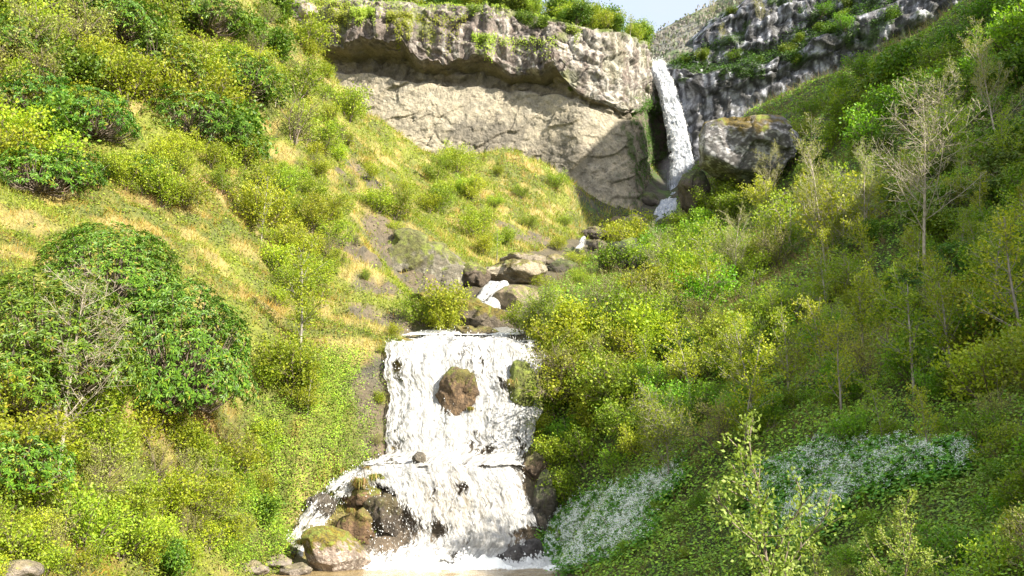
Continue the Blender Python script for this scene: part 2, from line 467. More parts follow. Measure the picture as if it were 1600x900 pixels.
c = blend(c, np.clip(bed, 0, 1), (0.085, 0.07, 0.04))
c = blend(c, smoothstep(9, 6, sd) * smoothstep(70, 84, xy[:, 1]) * smoothstep(1.0, 6.0, xy[:, 0] - 4), (0.065, 0.06, 0.04))
c = blend(c, smoothstep(9, 6, sd) * smoothstep(80, 90, xy[:, 1]) * smoothstep(0.0, 0.3, nB) * smoothstep(5, 9, xy[:, 0]), (0.06, 0.10, 0.02))
c = blend(c, smoothstep(6.5, 4.0, np.hypot(xy[:, 0] - 0.5 + 3, (xy[:, 1] - 27) * 0.5)), (0.13, 0.10, 0.07))
zz_, ze_ = cells(gp * np.array([1, 1, 0.7]), 0.8, 222); gp[:, 2] += rockm * (0.28 * zz_ - 0.15 * smoothstep(0.1, 0, ze_)); Zg = gp[:, 2].reshape(XX.shape).copy()
GCOL = c
m_ground = rock_mat('ground_earth', 0.95, 0.9, 1.6, crack=0.0)
terrain = link('terrain', mesh_np('terrain', gp, grid_faces(len(gx), len(gy)), m_ground, c))
tag(terrain, 'steep valley sides with moss, dry grass, earth and bare rock', kind='structure')
# ------------------------------------------------------------------ cliffs
def poly_interp(keys, u):
    k = np.array(keys, float)
    return np.stack([np.interp(u, k[:, 0], k[:, i]) for i in range(1, k.shape[1])], 1)

def zat(px, py, Y):
    return P(px, py, Y)[2]
m_cliff = rock_mat('cliff_rock', 0.92, 0.9, 1.0, light_patch=None, crack=0.5)
m_cliff_grey = rock_mat('grey_cliff_rock', 0.9, 1.0, 0.9, dark=(0.012, 0.012, 0.014), light_patch=None, crack=0.6)

# plan path of the left wall: px, Y of the face, then the keys of the profile as pixel heights seen at that face
LW = [ # px, Y, py wall foot, py wall top, py lip, overhang depth, py top
 (330,112,200,80,60,1.2,-40),
 (430,108,200,85,66,1.6,-8),
 (480,106,230,100,84,2.2,-4),
 (520,105,240,110,86,3.0,-3),
 (580,104.5,250,112,82,4.0,4),
 (630,104,260,122,80,4.4,6),
 (660,104,262,126,112,2.6,8),
 (720,104,270,131,103,3.2,14),
 (760,104,275,133,104,3.4,10),
 (800,104,280,139,126,2.0,14),
 (850,103.5,300,142,122,2.6,28),
 (880,102.5,310,146,118,3.4,34),
 (905,101.5,320,156,150,1.2,40),
 (950,102,330,176,171,1.0,48),
 (985,103.5,330,186,180,0.9,56),
 (1000,106,330,178,170,0.9,62),
 (1006,110,330,170,160,0.9,66),
 (1010,116,330,170,160,0.9,72),
 (1018,121.5,330,190,180,0.8,108),
 (1060,122.5,330,190,180,0.8,112),
 (1100,120,330,190,180,0.8,116),
]
LWa = np.array(LW, float)
plan = np.array([P(r[0], 200, r[1])[:2] for r in LW])
def build_wall(rows, nu, segs, back, seed, disp, colorfn, name, mat, topslope=0.25):
    A = np.array(rows, float)
    pl = np.array([P(r[0], 200, r[1])[:2] for r in rows])
    s = np.r_[0, np.cumsum(np.hypot(*np.diff(pl, axis=0).T))]
    u = np.linspace(0, s[-1], nu)
    X = np.interp(u, s, pl[:, 0]); Y = np.interp(u, s, pl[:, 1])
    # smooth corner
    ker = np.ones(9) / 9
    Xs = np.convolve(np.pad(X, 4, 'edge'), ker, 'valid'); Ys = np.convolve(np.pad(Y, 4, 'edge'), ker, 'valid')
    tx = np.gradient(Xs); ty = np.gradient(Ys); ln = np.hypot(tx, ty); nx, ny = ty / ln, -tx / ln      # towards the camera side
    par = [np.interp(u, s, A[:, k]) for k in range(A.shape[1])]
    return u, Xs, Ys, nx, ny, par

def left_wall():
    nu = 760
    u, X, Y, nx, ny, par = build_wall(LW, nu, None, None, 1, 1, None, None, None)
    pxs = par[0]
    zf = np.array([zat(a, b, y) for a, b, y in zip(pxs, par[2], Y)]) - 6
    zw = np.array([zat(a, b, y) for a, b, y in zip(pxs, par[3], Y)])
    zl = np.array([zat(a, b, y) for a, b, y in zip(pxs, par[4], Y)])
    zt = np.array([zat(a, b, y) for a, b, y in zip(pxs, par[6], Y)])
    wob = noise(np.stack([u, u * 0, u * 0], 1), 0.5, 4) * 0.5
    zl = zl + wob; zw = zw + wob * 0.6
    ov = 0.95 * par[5] * (1 + 0.3 * noise(np.stack([u, u * 0, u * 0 + 9], 1), 0.7, 5))
    keys = [ # (offset towards the viewer, height)
        (1.6 + 0 * u, zf), (0.4 + 0 * u, zf + (zw - zf) * 0.5), (0 * u, zw - 0.4), (-0.55 * ov, zw + 0.1 + 0 * u), (-0.45 * ov, zl + 0.3 * (zw - zl) + 0.2),
        (0.45 * ov, zl + 0.02), (0.75 * ov, zl + 0.25), (0.85 * ov, zl + 0.35 * (zt - zl)), (0.6 * ov, zl + 0.8 * (zt - zl)), (0.2 * ov, zt - 0.1), (-1.5 + 0 * u, zt + 0.8), (-7 + 0 * u, zt + 2.5), (-28 + 0 * u, zt + 6)]
    nseg = [50, 84, 10, 8, 20, 10, 32, 36, 12, 6, 6, 8]
    O, Zz, V = [], [], []
    for k, ns in enumerate(nseg):
        for t in np.arange(ns) / ns:
            O.append(keys[k][0] * (1 - t) + keys[k + 1][0] * t); Zz.append(keys[k][1] * (1 - t) + keys[k + 1][1] * t); V.append(np.full(nu, k + t))
    O.append(keys[-1][0]); Zz.append(keys[-1][1]); V.append(np.full(nu, float(len(nseg))))
    O = np.array(O).T; Zz = np.array(Zz).T; V = np.array(V).T
    nv = O.shape[1]
    # keep the top surface from spreading at the corner: back rows go towards +Y
    bx = np.where(O < -1, 0, 1)
    PX = X[:, None] + nx[:, None] * O * bx
    PY = Y[:, None] + np.where(O < -1, -O, ny[:, None] * O)
    p = np.stack([PX.ravel(), PY.ravel(), Zz.ravel()], 1)
    v = V.ravel(); uu = np.repeat(u, nv); pp = np.repeat(pxs, nv)
    strat = p * np.array([0.45, 0.45, 1.0])
    upper = smoothstep(4.5, 6, v) * smoothstep(10.5, 9, v)
    lower = smoothstep(2.6, 1.8, v)
    wp = p + 0.8 * np.stack([noise(p, 0.5, 201), noise(p, 0.5, 202), noise(p, 0.5, 203)], 1)
    b1, e1 = cells(wp * np.array([0.6, 0.6, 0.9]), 0.30, 12); b2, e2 = cells(wp * np.array([0.8, 0.8, 1.1]), 0.9, 13)
    tl_ = np.stack([p[:, 0] * 0.8 + p[:, 2] * 0.6, p[:, 1], -p[:, 0] * 0.6 + p[:, 2] * 0.8], 1) + 1.2 * np.stack([noise(p, 0.3, 211), noise(p, 0.3, 212), noise(p, 0.3, 213)], 1)
    b3, e3 = cells(tl_ * np.array([0.35, 0.5, 1.2]), 0.42, 14)
    b4, e4 = cells(wp * np.array([1.2, 1.2, 0.8]), 1.9, 16)
    crk = lambda e, w: smoothstep(w, 0.0, e)
    d = upper * (0.42 * b1 + 0.22 * b2 + 0.07 * b4 + 0.06 * ridged(strat, 0.9, 3, 11, 0.55) - 0.1 - 0.35 * crk(e1, 0.07) - 0.16 * crk(e2, 0.08)) + lower * (0.28 * noise(p, 0.13, 3) + 0.20 * b3 + 0.07 * b2 + 0.03 * b4 - 0.20 * crk(e3, 0.04) * smoothstep(-0.1, 0.4, noise(p, 0.15, 31)) - 0.05 * crk(e2, 0.06)) + 0.06 * fbm(p, 1.6, 3, 19)
    d += smoothstep(2, 3, v) * smoothstep(5.5, 4.5, v) * (0.35 * ridged(strat, 0.5, 4, 23) + 0.4 * b2 + 0.25 * b3)
    butt = smoothstep(885, 910, pp) * smoothstep(1012, 1000, pp)
    d += butt * upper * 0.45 * noise(p * np.array([1, 1, 0.35]), 0.4, 29)
    # blocks: terraces along tilted joints
    jt = p[:, 2] * 0.8 + p[:, 0] * 0.35
    d += upper * 0.35 * (np.abs(((jt + 0.9 * noise(p, 0.3, 8)) * 0.5) % 1 - 0.5) * 2 - 0.5)
    nxr = np.repeat(nx, nv); nyr = np.repeat(ny, nv)
    p[:, 0] += nxr * d * 0.9; p[:, 1] += nyr * d * 0.9; p[:, 2] += 0.25 * d * upper
    # colours
    n1 = fbm(p, 0.25, 4, 51); n2 = fbm(p, 0.8, 4, 52); n3 = fbm(p * np.array([1, 1, 0.12]), 0.9, 4, 53); n4 = fbm(p, 2.0, 3, 54)
    cc = np.tile(np.array([0.30, 0.265, 0.195]), (len(p), 1))                      # pale tan lower wall
    cc = blend(cc, smoothstep(0.1, 0.6, n1), (0.235, 0.21, 0.16))
    cc = blend(cc, smoothstep(0.2, 0.7, n2) * 0.5, (0.32, 0.295, 0.235))
    # damp grey stain low on the wall
    for (a, b, r) in ((760,222,3.6),(790,215,3.0),(860,250,3.0),(900,262,3.2),(720,210,1.8)):
        q = P(a, b, 104.5); dd = np.hypot(p[:, 0] - q[0], (p[:, 2] - q[2]) * 1.3) / r
        cc = blend(cc, smoothstep(1.2, 0.6, dd + 0.5 * n2) * smoothstep(2.8, 2.0, v) * 0.7, (0.135, 0.12, 0.095))
    up = smoothstep(3.6, 5.0, v)
    ucol = np.tile(np.array([0.16, 0.13, 0.11]), (len(p), 1))
    ucol = blend(ucol, smoothstep(-0.1, 0.5, n3) * 0.8, (0.12, 0.10, 0.09))
    ucol = blend(ucol, smoothstep(0.1, 0.45, n2 + 0.3 * n4 - 0.3 * smoothstep(640, 600, pp)) * 0.8, (0.29, 0.265, 0.22))
    ucol = blend(ucol, butt * smoothstep(-0.3, 0.3, n3), (0.33, 0.305, 0.26))
    ucol = blend(ucol, smoothstep(0.25, 0.5, n4 + n2 * 0.5) * 0.7, (0.05, 0.043, 0.036))
    cc = cc * (1 - up[:, None]) + ucol * up[:, None]
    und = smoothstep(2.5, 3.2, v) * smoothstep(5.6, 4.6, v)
    cc = blend(cc, und * 0.75, (0.16, 0.135, 0.09))  # undercut band darkened in the colour, deepening its shade
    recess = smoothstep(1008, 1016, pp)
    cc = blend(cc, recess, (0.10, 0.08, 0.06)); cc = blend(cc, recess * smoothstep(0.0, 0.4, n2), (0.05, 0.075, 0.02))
    n5 = fbm(p * np.array([1.6, 1.6, 0.10]), 1.0, 3, 57); cc = blend(cc, upper * smoothstep(0.15, 0.4, n5) * 0.6, (0.07, 0.058, 0.05)); cc = blend(cc, upper * smoothstep(0.2, 0.45, -n5) * 0.5, (0.42, 0.40, 0.36))
    wet = smoothstep(962, 1000, pp + 14 * n2) * smoothstep(4.6, 3.4, v); cc = blend(cc, wet * 0.85, (0.075, 0.06, 0.042)); cc = blend(cc, wet * smoothstep(0.0, 0.35, n2 + 0.4 * n3), (0.055, 0.085, 0.018))
    mossy = smoothstep(0.15, 0.45, n1 + n4 * 0.3 + 0.1) * smoothstep(5.2, 6.2, v) * (1 - butt * 0.7)
    cc = blend(cc, mossy * 0.55, (0.14, 0.17, 0.03))
    cc = blend(cc, smoothstep(8.6, 9.3, v + 0.5 * n2), (0.09, 0.12, 0.02))
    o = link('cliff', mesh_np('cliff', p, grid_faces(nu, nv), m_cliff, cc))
    return o, p, v, nu, nv
cliffL, cl_p, cl_v, cl_nu, cl_nv = left_wall()
tag(cliffL, 'sunlit pale tan cliff with a dark undercut ledge, left of the tall waterfall', 'cliff', 'rock walls round the waterfall')

RW = [ # px, Y, py foot, py band top, py ledge top, py top
 (1046,122,300,118,106,100,96),
 (1062,119,300,128,112,84,74),
 (1090,117,300,140,118,80,40),
 (1130,116,300,142,122,88,6),
 (1180,115,300,128,110,72,-18),
 (1230,114,300,110,92,56,-40),
 (1270,113,300,96,76,30,-60),
 (1320,112,300,80,56,8,-70),
 (1370,110,300,80,26,-30,-90),
 (1430,108,300,50,0,-60,-110),
 (1500,106,300,20,-30,-90,-130),
 (1600,104,300,-20,-70,-130,-170),
 (1750,100,300,-60,-110,-170,-210),
]
def right_wall():
    nu = 420
    A = np.array(RW, float)
    pl = np.array([P(r[0], 200, r[1])[:2] for r in RW])
    s = np.r_[0, np.cumsum(np.hypot(*np.diff(pl, axis=0).T))]
    u = np.linspace(0, s[-1], nu)
    X = np.interp(u, s, pl[:, 0]); Y = np.interp(u, s, pl[:, 1]); par = [np.interp(u, s, A[:, k]) for k in range(7)]
    tx = np.gradient(X); ty = np.gradient(Y); ln = np.hypot(tx, ty); nx, ny = ty / ln, -tx / ln
    zs = [np.array([zat(a, b, y) for a, b, y in zip(par[0], par[k], Y)]) for k in (2, 3, 4, 5, 6)]
    zs[0] -= 5
    wob = noise(np.stack([u, u * 0, u * 0], 1), 0.35, 74) * 0.9
    keys = [(0.5 + 0 * u, zs[0]), (0.6 + 0 * u, zs[1] - 1 + wob), (1.6 + 0 * u, zs[1] + wob), (1.2 + 0 * u, zs[2] + wob), (-1.0 + 0 * u, zs[2] + 0.8 + wob), (-4.5 + 0 * u, zs[3]), (-5.0 + 0 * u, zs[3] * 0.5 + zs[4] * 0.5), (-6.5 + 0 * u, zs[4]), (-10 + 0 * u, zs[4] + 2), (-30 + 0 * u, zs[4] + 10)]
    nseg = [80, 10, 22, 8, 30, 30, 24, 10, 8]
    O, Zz, V = [], [], []
    for k, ns in enumerate(nseg):
        for t in np.arange(ns) / ns:
            O.append(keys[k][0] * (1 - t) + keys[k + 1][0] * t); Zz.append(keys[k][1] * (1 - t) + keys[k + 1][1] * t); V.append(np.full(nu, k + t))
    O.append(keys[-1][0]); Zz.append(keys[-1][1]); V.append(np.full(nu, float(len(nseg))))
    O = np.array(O).T; Zz = np.array(Zz).T; V = np.array(V).T; nv = O.shape[1]
    p = np.stack([(X[:, None] + nx[:, None] * O * 0.5).ravel(), (Y[:, None] + np.minimum(ny[:, None] * O, ny[:, None] * O)).ravel(), Zz.ravel()], 1)
    v = V.ravel()
    # rising strata
    st = p[:, 2] - 0.42 * p[:, 0]
    b1, e1 = cells(p * np.array([0.6, 0.6, 0.9]), 0.30, 64); b2, e2 = cells(p, 0.8, 65)
    d = 0.7 * b1 + 0.25 * b2 + 0.45 * ridged(p * np.array([0.6, 0.6, 0.9]), 0.28, 5, 61, 0.55) + 0.55 * noise(p * np.array([1.2, 1.2, 0.15]), 0.7, 62)
    d += 0.6 * (np.abs(((st + 1.2 * noise(p, 0.2, 63)) * 0.33) % 1 - 0.5) * 2 - 0.5)
    d *= 0.8
    nyr = np.repeat(ny, nv); nxr = np.repeat(nx, nv)
    d -= 0.3 * smoothstep(0.07, 0, e1)
    p[:, 1] += nyr * d; p[:, 0] += nxr * d * 0.6; p[:, 2] += 0.15 * d
    n1 = fbm(p, 0.25, 4, 71); n2 = fbm(p, 0.8, 4, 72); n3 = fbm(p * np.array([1, 1, 0.10]), 1.1, 4, 73); n4 = fbm(p * np.array([0.6, 0.6, 1.2]), 0.6, 4, 76)
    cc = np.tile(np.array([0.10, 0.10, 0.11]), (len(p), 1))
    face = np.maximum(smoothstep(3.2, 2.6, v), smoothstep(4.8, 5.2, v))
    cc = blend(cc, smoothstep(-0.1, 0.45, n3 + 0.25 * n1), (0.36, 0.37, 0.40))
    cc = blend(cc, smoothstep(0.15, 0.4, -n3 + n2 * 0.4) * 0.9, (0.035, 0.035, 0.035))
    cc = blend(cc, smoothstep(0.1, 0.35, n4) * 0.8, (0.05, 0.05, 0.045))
    veg = 0.8 * smoothstep(3.0, 3.4, v) * smoothstep(5.4, 4.6, v)
    cc = blend(cc, np.maximum(veg * smoothstep(-0.35, 0.0, n1 + n2 * 0.5), smoothstep(0.15, 0.4, n1 + 0.5 * n2) * 0.85 * smoothstep(1.4, 2.2, v)), (0.04, 0.07, 0.015))
    o = link('cliff', mesh_np('cliff_shaded', p, grid_faces(nu, nv), m_cliff_grey, cc))
    return o, p, v, nu, nv
cliffR, cr_p, cr_v, cr_nu, cr_nv = right_wall()
tag(cliffR, 'shaded dark grey cliff streaked with white, behind the big boulder right of the tall waterfall', 'cliff', 'rock walls round the waterfall')

# ------------------------------------------------------------------ far mountain
def far_mountain():
    n = 200; m = 120
    us = np.linspace(-60, 330, n); vsx = np.linspace(0, 1, m)
    U, V = np.meshgrid(us, vsx, indexing='ij')
    top = np.interp(U, [-60, 40, 62, 75, 100, 140, 330], [146, 186, 203, 210, 222, 252, 326])
    Zm = 60 + (top - 60) * V ** 0.9; Ym = 230 + 190 * V
    p = np.stack([U.ravel(), Ym.ravel(), Zm.ravel()], 1)
    d = 5 * fbm(p, 0.02, 5, 81) * np.clip(V.ravel() * 3, 0.2, 1)
    p[:, 2] += d
    n1 = fbm(p, 0.03, 4, 82); n2 = fbm(p, 0.15, 4, 83)
    cc = np.tile(np.array([0.15, 0.15, 0.12]), (len(p), 1))  # base lightened and greyed, distance haze put into the colour
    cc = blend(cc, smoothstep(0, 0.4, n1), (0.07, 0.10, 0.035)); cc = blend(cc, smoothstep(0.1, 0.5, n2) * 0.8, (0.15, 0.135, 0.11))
    q = p.copy()
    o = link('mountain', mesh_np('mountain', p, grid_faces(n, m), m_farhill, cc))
    tag(o, 'distant brown green mountainside under the sky above the waterfall', kind='structure')
    return p, n, m
m_farhill = rock_mat('far_hillside', 0.95, 0.6, 0.15, crack=0.0)
fm_p, fm_n, fm_m = far_mountain()
# ------------------------------------------------------------------ water
def white_water(name, gap=0.5, tint=(0.46, 0.455, 0.44), silt=(0.24, 0.19, 0.11), siltfac=0.25, sx=13.0, sy=2.2, soft=False):
    m, nt, out = new_mat(name); L = nt.links.new
    uv = N(nt, 'ShaderNodeUVMap'); uv.uv_map = 'UVMap'
    att = N(nt, 'ShaderNodeAttribute', attribute_name='Col')       # R: how broken the sheet is, G: silt
    sep = N(nt, 'ShaderNodeSeparateColor'); L(att.outputs['Color'], sep.inputs[0])
    mp = N(nt, 'ShaderNodeMapping'); mp.inputs['Scale'].default_value = (sx, sy, 1); L(uv.outputs[0], mp.inputs[0])
    n1 = N(nt, 'ShaderNodeTexNoise', i_Scale=0.35, i_Detail=6.0, i_Roughness=0.7, i_Distortion=0.6); L(mp.outputs[0], n1.inputs['Vector'])
    mp2 = N(nt, 'ShaderNodeMapping'); mp2.inputs['Scale'].default_value = (sx * 0.8, sx * 0.26, 1); L(uv.outputs[0], mp2.inputs[0])
    n2 = N(nt, 'ShaderNodeTexNoise', i_Scale=1.0, i_Detail=6.0 if not soft else 3.0, i_Roughness=0.66 if not soft else 0.5); L(mp2.outputs[0], n2.inputs['Vector'])
    ad = N(nt, 'ShaderNodeMath', operation='ADD'); L(n1.outputs[0], ad.inputs[0]); L(n2.outputs[0], ad.inputs[1])
    # alpha: broken where n1+n2 small compared with the brokenness
    thr = N(nt, 'ShaderNodeMath', operation='MULTIPLY_ADD', i_1=0.75, i_2=gap); L(sep.outputs[0], thr.inputs[0])
    df = N(nt, 'ShaderNodeMath', operation='SUBTRACT'); L(ad.outputs[0], df.inputs[0]); L(thr.outputs[0], df.inputs[1])
    al = N(nt, 'ShaderNodeMapRange', i_1=-0.05, i_2=0.17); L(df.outputs[0], al.inputs[0])
    colr = ramp(nt, [(0.32, tuple(x * 0.42 for x in tint)), (0.42, tuple(x * 0.8 for x in tint)), (0.50, tint), (0.58, (0.66, 0.66, 0.66))]); av = N(nt, 'ShaderNodeMath', operation='MULTIPLY', i_1=0.5); L(ad.outputs[0], av.inputs[0]); L(av.outputs[0], colr.inputs[0])
    sf = N(nt, 'ShaderNodeMapRange', i_1=0.45, i_2=0.62); L(n1.outputs[0], sf.inputs[0])
    sm = N(nt, 'ShaderNodeMath', operation='MULTIPLY'); L(sf.outputs[0], sm.inputs[0]); L(sep.outputs[1], sm.inputs[1])
    cc = mixc(nt, sm.outputs[0], colr.outputs[0], silt)
    b = N(nt, 'ShaderNodeBsdfPrincipled'); L(cc, b.inputs['Base Color']); b.inputs['Roughness'].default_value = 0.45
    b.inputs['Specular IOR Level'].default_value = 0.3
    tr = N(nt, 'ShaderNodeBsdfTranslucent'); L(cc, tr.inputs[0])
    mxa = N(nt, 'ShaderNodeMixShader', i_0=0.25); L(b.outputs[0], mxa.inputs[1]); L(tr.outputs[0], mxa.inputs[2])
    bp = N(nt, 'ShaderNodeBump', i_Strength=0.75, i_Distance=0.18); L(ad.outputs[0], bp.inputs['Height'])
    L(bp.outputs[0], b.inputs['Normal']); L(bp.outputs[0], tr.inputs['Normal'])
    tp = N(nt, 'ShaderNodeBsdfTransparent')
    mx = N(nt, 'ShaderNodeMixShader'); L(al.outputs[0], mx.inputs[0]); L(tp.outputs[0], mx.inputs[1]); L(mxa.outputs[0], mx.inputs[2])
    L(mx.outputs[0], out.inputs[0])
    return m
m_cascade = white_water('cascade_water', 0.50)
m_fall = white_water('fall_water', 0.30, tint=(0.42, 0.46, 0.52), sx=8.0, sy=0.5, soft=True)  # bluish, dimmer tint: the fall's partial shade put into the colour

def sheet(rows, nu, nv, amp=0.12, seed=0, bulge=0.2, broken=None, silt=None, hscale=1.0, lift=0.0):
    """rows: (py, Y, left px, right px) from top to foot"""
    A = np.array(rows, float)
    L_ = np.array([P(r[2], r[0], r[1]) for r in rows]); R_ = np.array([P(r[3], r[0], r[1]) for r in rows])
    c_ = (L_ + R_) / 2; s = np.r_[0, np.cumsum(np.linalg.norm(np.diff(c_, axis=0), axis=1))]
    t = np.linspace(0, s[-1], nv)
    Lt = np.stack([np.interp(t, s, L_[:, k]) for k in range(3)], 1); Rt = np.stack([np.interp(t, s, R_[:, k]) for k in range(3)], 1)
    for _ in range(2):
        Lt[1:-1] = (Lt[:-2] + 2 * Lt[1:-1] + Lt[2:]) / 4; Rt[1:-1] = (Rt[:-2] + 2 * Rt[1:-1] + Rt[2:]) / 4
    tt = np.c_[t * 0.8, t * 0 + seed, t * 0]; wig = min(0.22, 0.03 * np.linalg.norm(Rt - Lt, axis=1).mean() + 0.05)
    Lt[:, 0] += wig * fbm(tt, 1.3, 3, seed + 71); Rt[:, 0] += wig * fbm(tt + 9.3, 1.3, 3, seed + 72)
    a = np.linspace(0, 1, nu)
    p = Lt[None] * (1 - a)[:, None, None] + Rt[None] * a[:, None, None]
    dt = np.gradient((Lt + Rt) / 2, axis=0); dt /= np.linalg.norm(dt, axis=1)[:, None]
    nrm = np.cross(np.array([1, 0, 0]), -dt); nrm *= -np.sign(nrm[:, 1:2] + 1e-9)
    nrm = np.where(nrm[:, 2:3] < 0, -nrm, nrm)
    e = (1 - (2 * a - 1) ** 6)
    pf = p.reshape(-1, 3)
    uvs = np.stack([np.repeat(a, nv) * np.tile(np.linalg.norm(Rt - Lt, axis=1), nu), np.tile(t, nu)], 1)
    q = np.stack([uvs[:, 0] * 2.2 * hscale, uvs[:, 1] * 0.55 * hscale, np.zeros(len(uvs))], 1)
    d = amp * (0.8 * fbm(q, 0.8, 4, seed) + 1.5 * fbm(pf, 0.8 * hscale, 4, seed + 5)) 
    d += np.repeat(e, nv) * bulge - (1 - np.repeat(e, nv)) * min(0.35, bulge * 2) + lift
    pf = pf + np.tile(nrm, (nu, 1)) * d[:, None]
    cols = np.zeros((len(pf), 3), np.float32)
    edge = 1 - np.repeat(1 - (2 * a - 1) ** 8, nv)
    nb = fbm(pf, 0.9, 3, seed + 9)
    edge = smoothstep(0.55, 1.0, np.repeat(np.abs(2 * a - 1), nv) + 0.25 * fbm(pf, 1.3, 3, seed + 31))
    cols[:, 0] = np.clip(0.06 + 0.42 * edge + 0.55 * np.clip(nb, 0, 1), 0, 1)
    if broken is not None: cols[:, 0] = np.clip(cols[:, 0] + broken(pf, uvs, nb), 0, 1)
    if silt is not None: cols[:, 1] = np.clip(silt(pf, uvs, nb), 0, 1)
    return pf, grid_faces(nu, nv), cols, uvs, np.tile(nrm, (nu, 1))

def near(p, px, py, Y, r):
    q = P(px, py, Y); return smoothstep(1.3, 0.5, np.linalg.norm(p - q, axis=1) / r)

casc = empty('waterfall', P(725, 884, 32.4))
tag(casc, 'wide white two-step cascade pouring over brown rock into the foreground pool', 'waterfall', 'waterfalls of the stream')
def child(name, me, par):
    o = link(name, me, par); o.matrix_parent_inverse = Matrix.Translation(par.location).inverted(); return o
bu = lambda p, uv, nb: 0.5 * near(p, 715, 620, 36.6, 0.9) + 0.7 * near(p, 815, 610, 36.9, 0.7) + 0.35 * near(p, 740, 560, 37.5, 1.2) + 0.4 * smoothstep(1.0, 0.0, uv[:, 1]) + 0.4 * near(p, 760, 690, 36, 0.8) + 0.45 * near(p, 720, 735, 34.6, 0.7) + 0.4 * near(p, 620, 735, 34.6, 0.9)
su = lambda p, uv, nb: 0.05 + 0.5 * smoothstep(1.2, 0.2, uv[:, 1]) + 0.35 * near(p, 700, 720, 34.9, 2)
up = sheet(CASC_UP, 260, 300, 0.13, 11, 0.06, bu, su)
child('upper_step', mesh_np('upper_step', up[0], up[1], m_cascade, up[2], uvs=up[3]), casc)
bl = lambda p, uv, nb: 0.85 * near(p, 615, 830, 33.1, 1.1) + 0.6 * near(p, 595, 785, 33.5, 0.8) + 0.3 * near(p, 700, 850, 32.8, 0.8) + 0.5 * near(p, 820, 858, 32.7, 0.8) + 0.5 * near(p, 722, 765, 33.8, 0.4) + 0.25 * near(p, 690, 800, 33.4, 1.0)
sl = lambda p, uv, nb: 0.12 + 0.45 * near(p, 700, 770, 33.8, 1.6) + 0.35 * near(p, 760, 800, 33.4, 1.3)
lo = sheet(CASC_LO, 260, 220, 0.14, 23, 0.10, bl, sl)
child('lower_step', mesh_np('lower_step', lo[0], lo[1], m_cascade, lo[2], uvs=lo[3]), casc)
blf = lambda p, uv, nb: 0.25 + 0.3 * near(p, 505, 780, 33.7, 0.6)
lf = sheet(CASC_LEFT, 90, 200, 0.12, 31, 0.06, blf, lambda p, uv, nb: 0.15 + 0 * nb)
child('side_stream', mesh_np('side_stream', lf[0], lf[1], m_cascade, lf[2], uvs=lf[3]), casc)

# flying drops along the sheets: small closed flakes
m_foam, nt, out = new_mat('foam'); b = N(nt, 'ShaderNodeBsdfPrincipled'); b.inputs['Base Color'].default_value = (0.7, 0.7, 0.69, 1); b.inputs['Roughness'].default_value = 0.5; nt.links.new(b.outputs[0], out.inputs[0])
def drops(sheets, n, smin, smax, off, seed):
    r = np.random.default_rng(seed); V = []
    for sh, w in sheets:
        k = r.integers(0, len(sh[0]), int(n * w))
        c0 = sh[0][k] + sh[4][k] * (np.abs(r.normal(0, off, len(k)))[:, None]) + r.normal(0, 0.03, (len(k), 3))
        V.append(c0)
    c0 = np.concatenate(V); m = len(c0); s = smin + (smax - smin) * r.random(m) ** 3
    tet = np.array([[1, 0, -0.5], [-0.6, 0.8, -0.5], [-0.6, -0.8, -0.5], [0, 0, 1.0]])
    st = np.stack([s, s, s * (1.2 + 1.5 * r.random(m))], 1)
    a = r.random(m) * 6.28; ca, sa = np.cos(a), np.sin(a)
    vt = tet[None] * st[:, None]
    x = vt[..., 0] * ca[:, None] - vt[..., 1] * sa[:, None]; y = vt[..., 0] * sa[:, None] + vt[..., 1] * ca[:, None]
    vt = np.stack([x, y, vt[..., 2]], -1) + c0[:, None]
    f = np.array([[0, 2, 1], [0, 1, 3], [1, 2, 3], [2, 0, 3]])[None] + (np.arange(m) * 4)[:, None, None]
    return vt.reshape(-1, 3), f.reshape(-1, 3)
dv, df = drops([(up, 0.45), (lo, 0.4), (lf, 0.15)], 4500, 0.006, 0.026, 0.12, 5)
sp = child('spray', mesh_np('spray', dv, df, m_foam, smooth=False), casc); sp['kind'] = 'stuff'

# tall fall at the head of the valley
TALL = [(102,123,1010,1040),(106,119.5,1011,1041),(110,118.3,1013,1043),(122,117.6,1022,1050),(150,117,1031,1061),(190,116.4,1039,1073),(230,116,1045,1081),(260,115.7,1048,1087),(288,115.4,1045,1092)]
tall = empty('waterfall', P(1068, 290, 115.5))
tag(tall, 'tall narrow waterfall plunging over the far cliff beneath the patch of sky', 'waterfall', 'waterfalls of the stream')
tl = sheet(TALL, 90, 360, 0.22, 41, 0.5, lambda p, uv, nb: 0.02 + 0.12 * smoothstep(12, 22, uv[:, 1]), None, hscale=0.7)
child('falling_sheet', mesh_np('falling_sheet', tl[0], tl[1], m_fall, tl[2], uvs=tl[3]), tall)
tdv, tdf = drops([(tl, 1.0)], 4000, 0.015, 0.07, 0.35, 15)
sp = child('spray', mesh_np('spray', tdv, tdf, m_foam, smooth=False), tall); sp['kind'] = 'stuff'
T2 = [(285,115.2,1040,1088),(300,113,1046,1080),(315,108,1040,1062),(325,104,1028,1060),(340,101,1018,1058),(352,98,1016,1044),(358,96,1030,1040)]
t2 = sheet(T2, 60, 90, 0.35, 43, 0.4, lambda p, uv, nb: 0.25 + 0 * nb, None, hscale=0.7, lift=0.5)
child('foot_rapids', mesh_np('foot_rapids', t2[0], t2[1], m_fall, t2[2], uvs=t2[3]), tall)

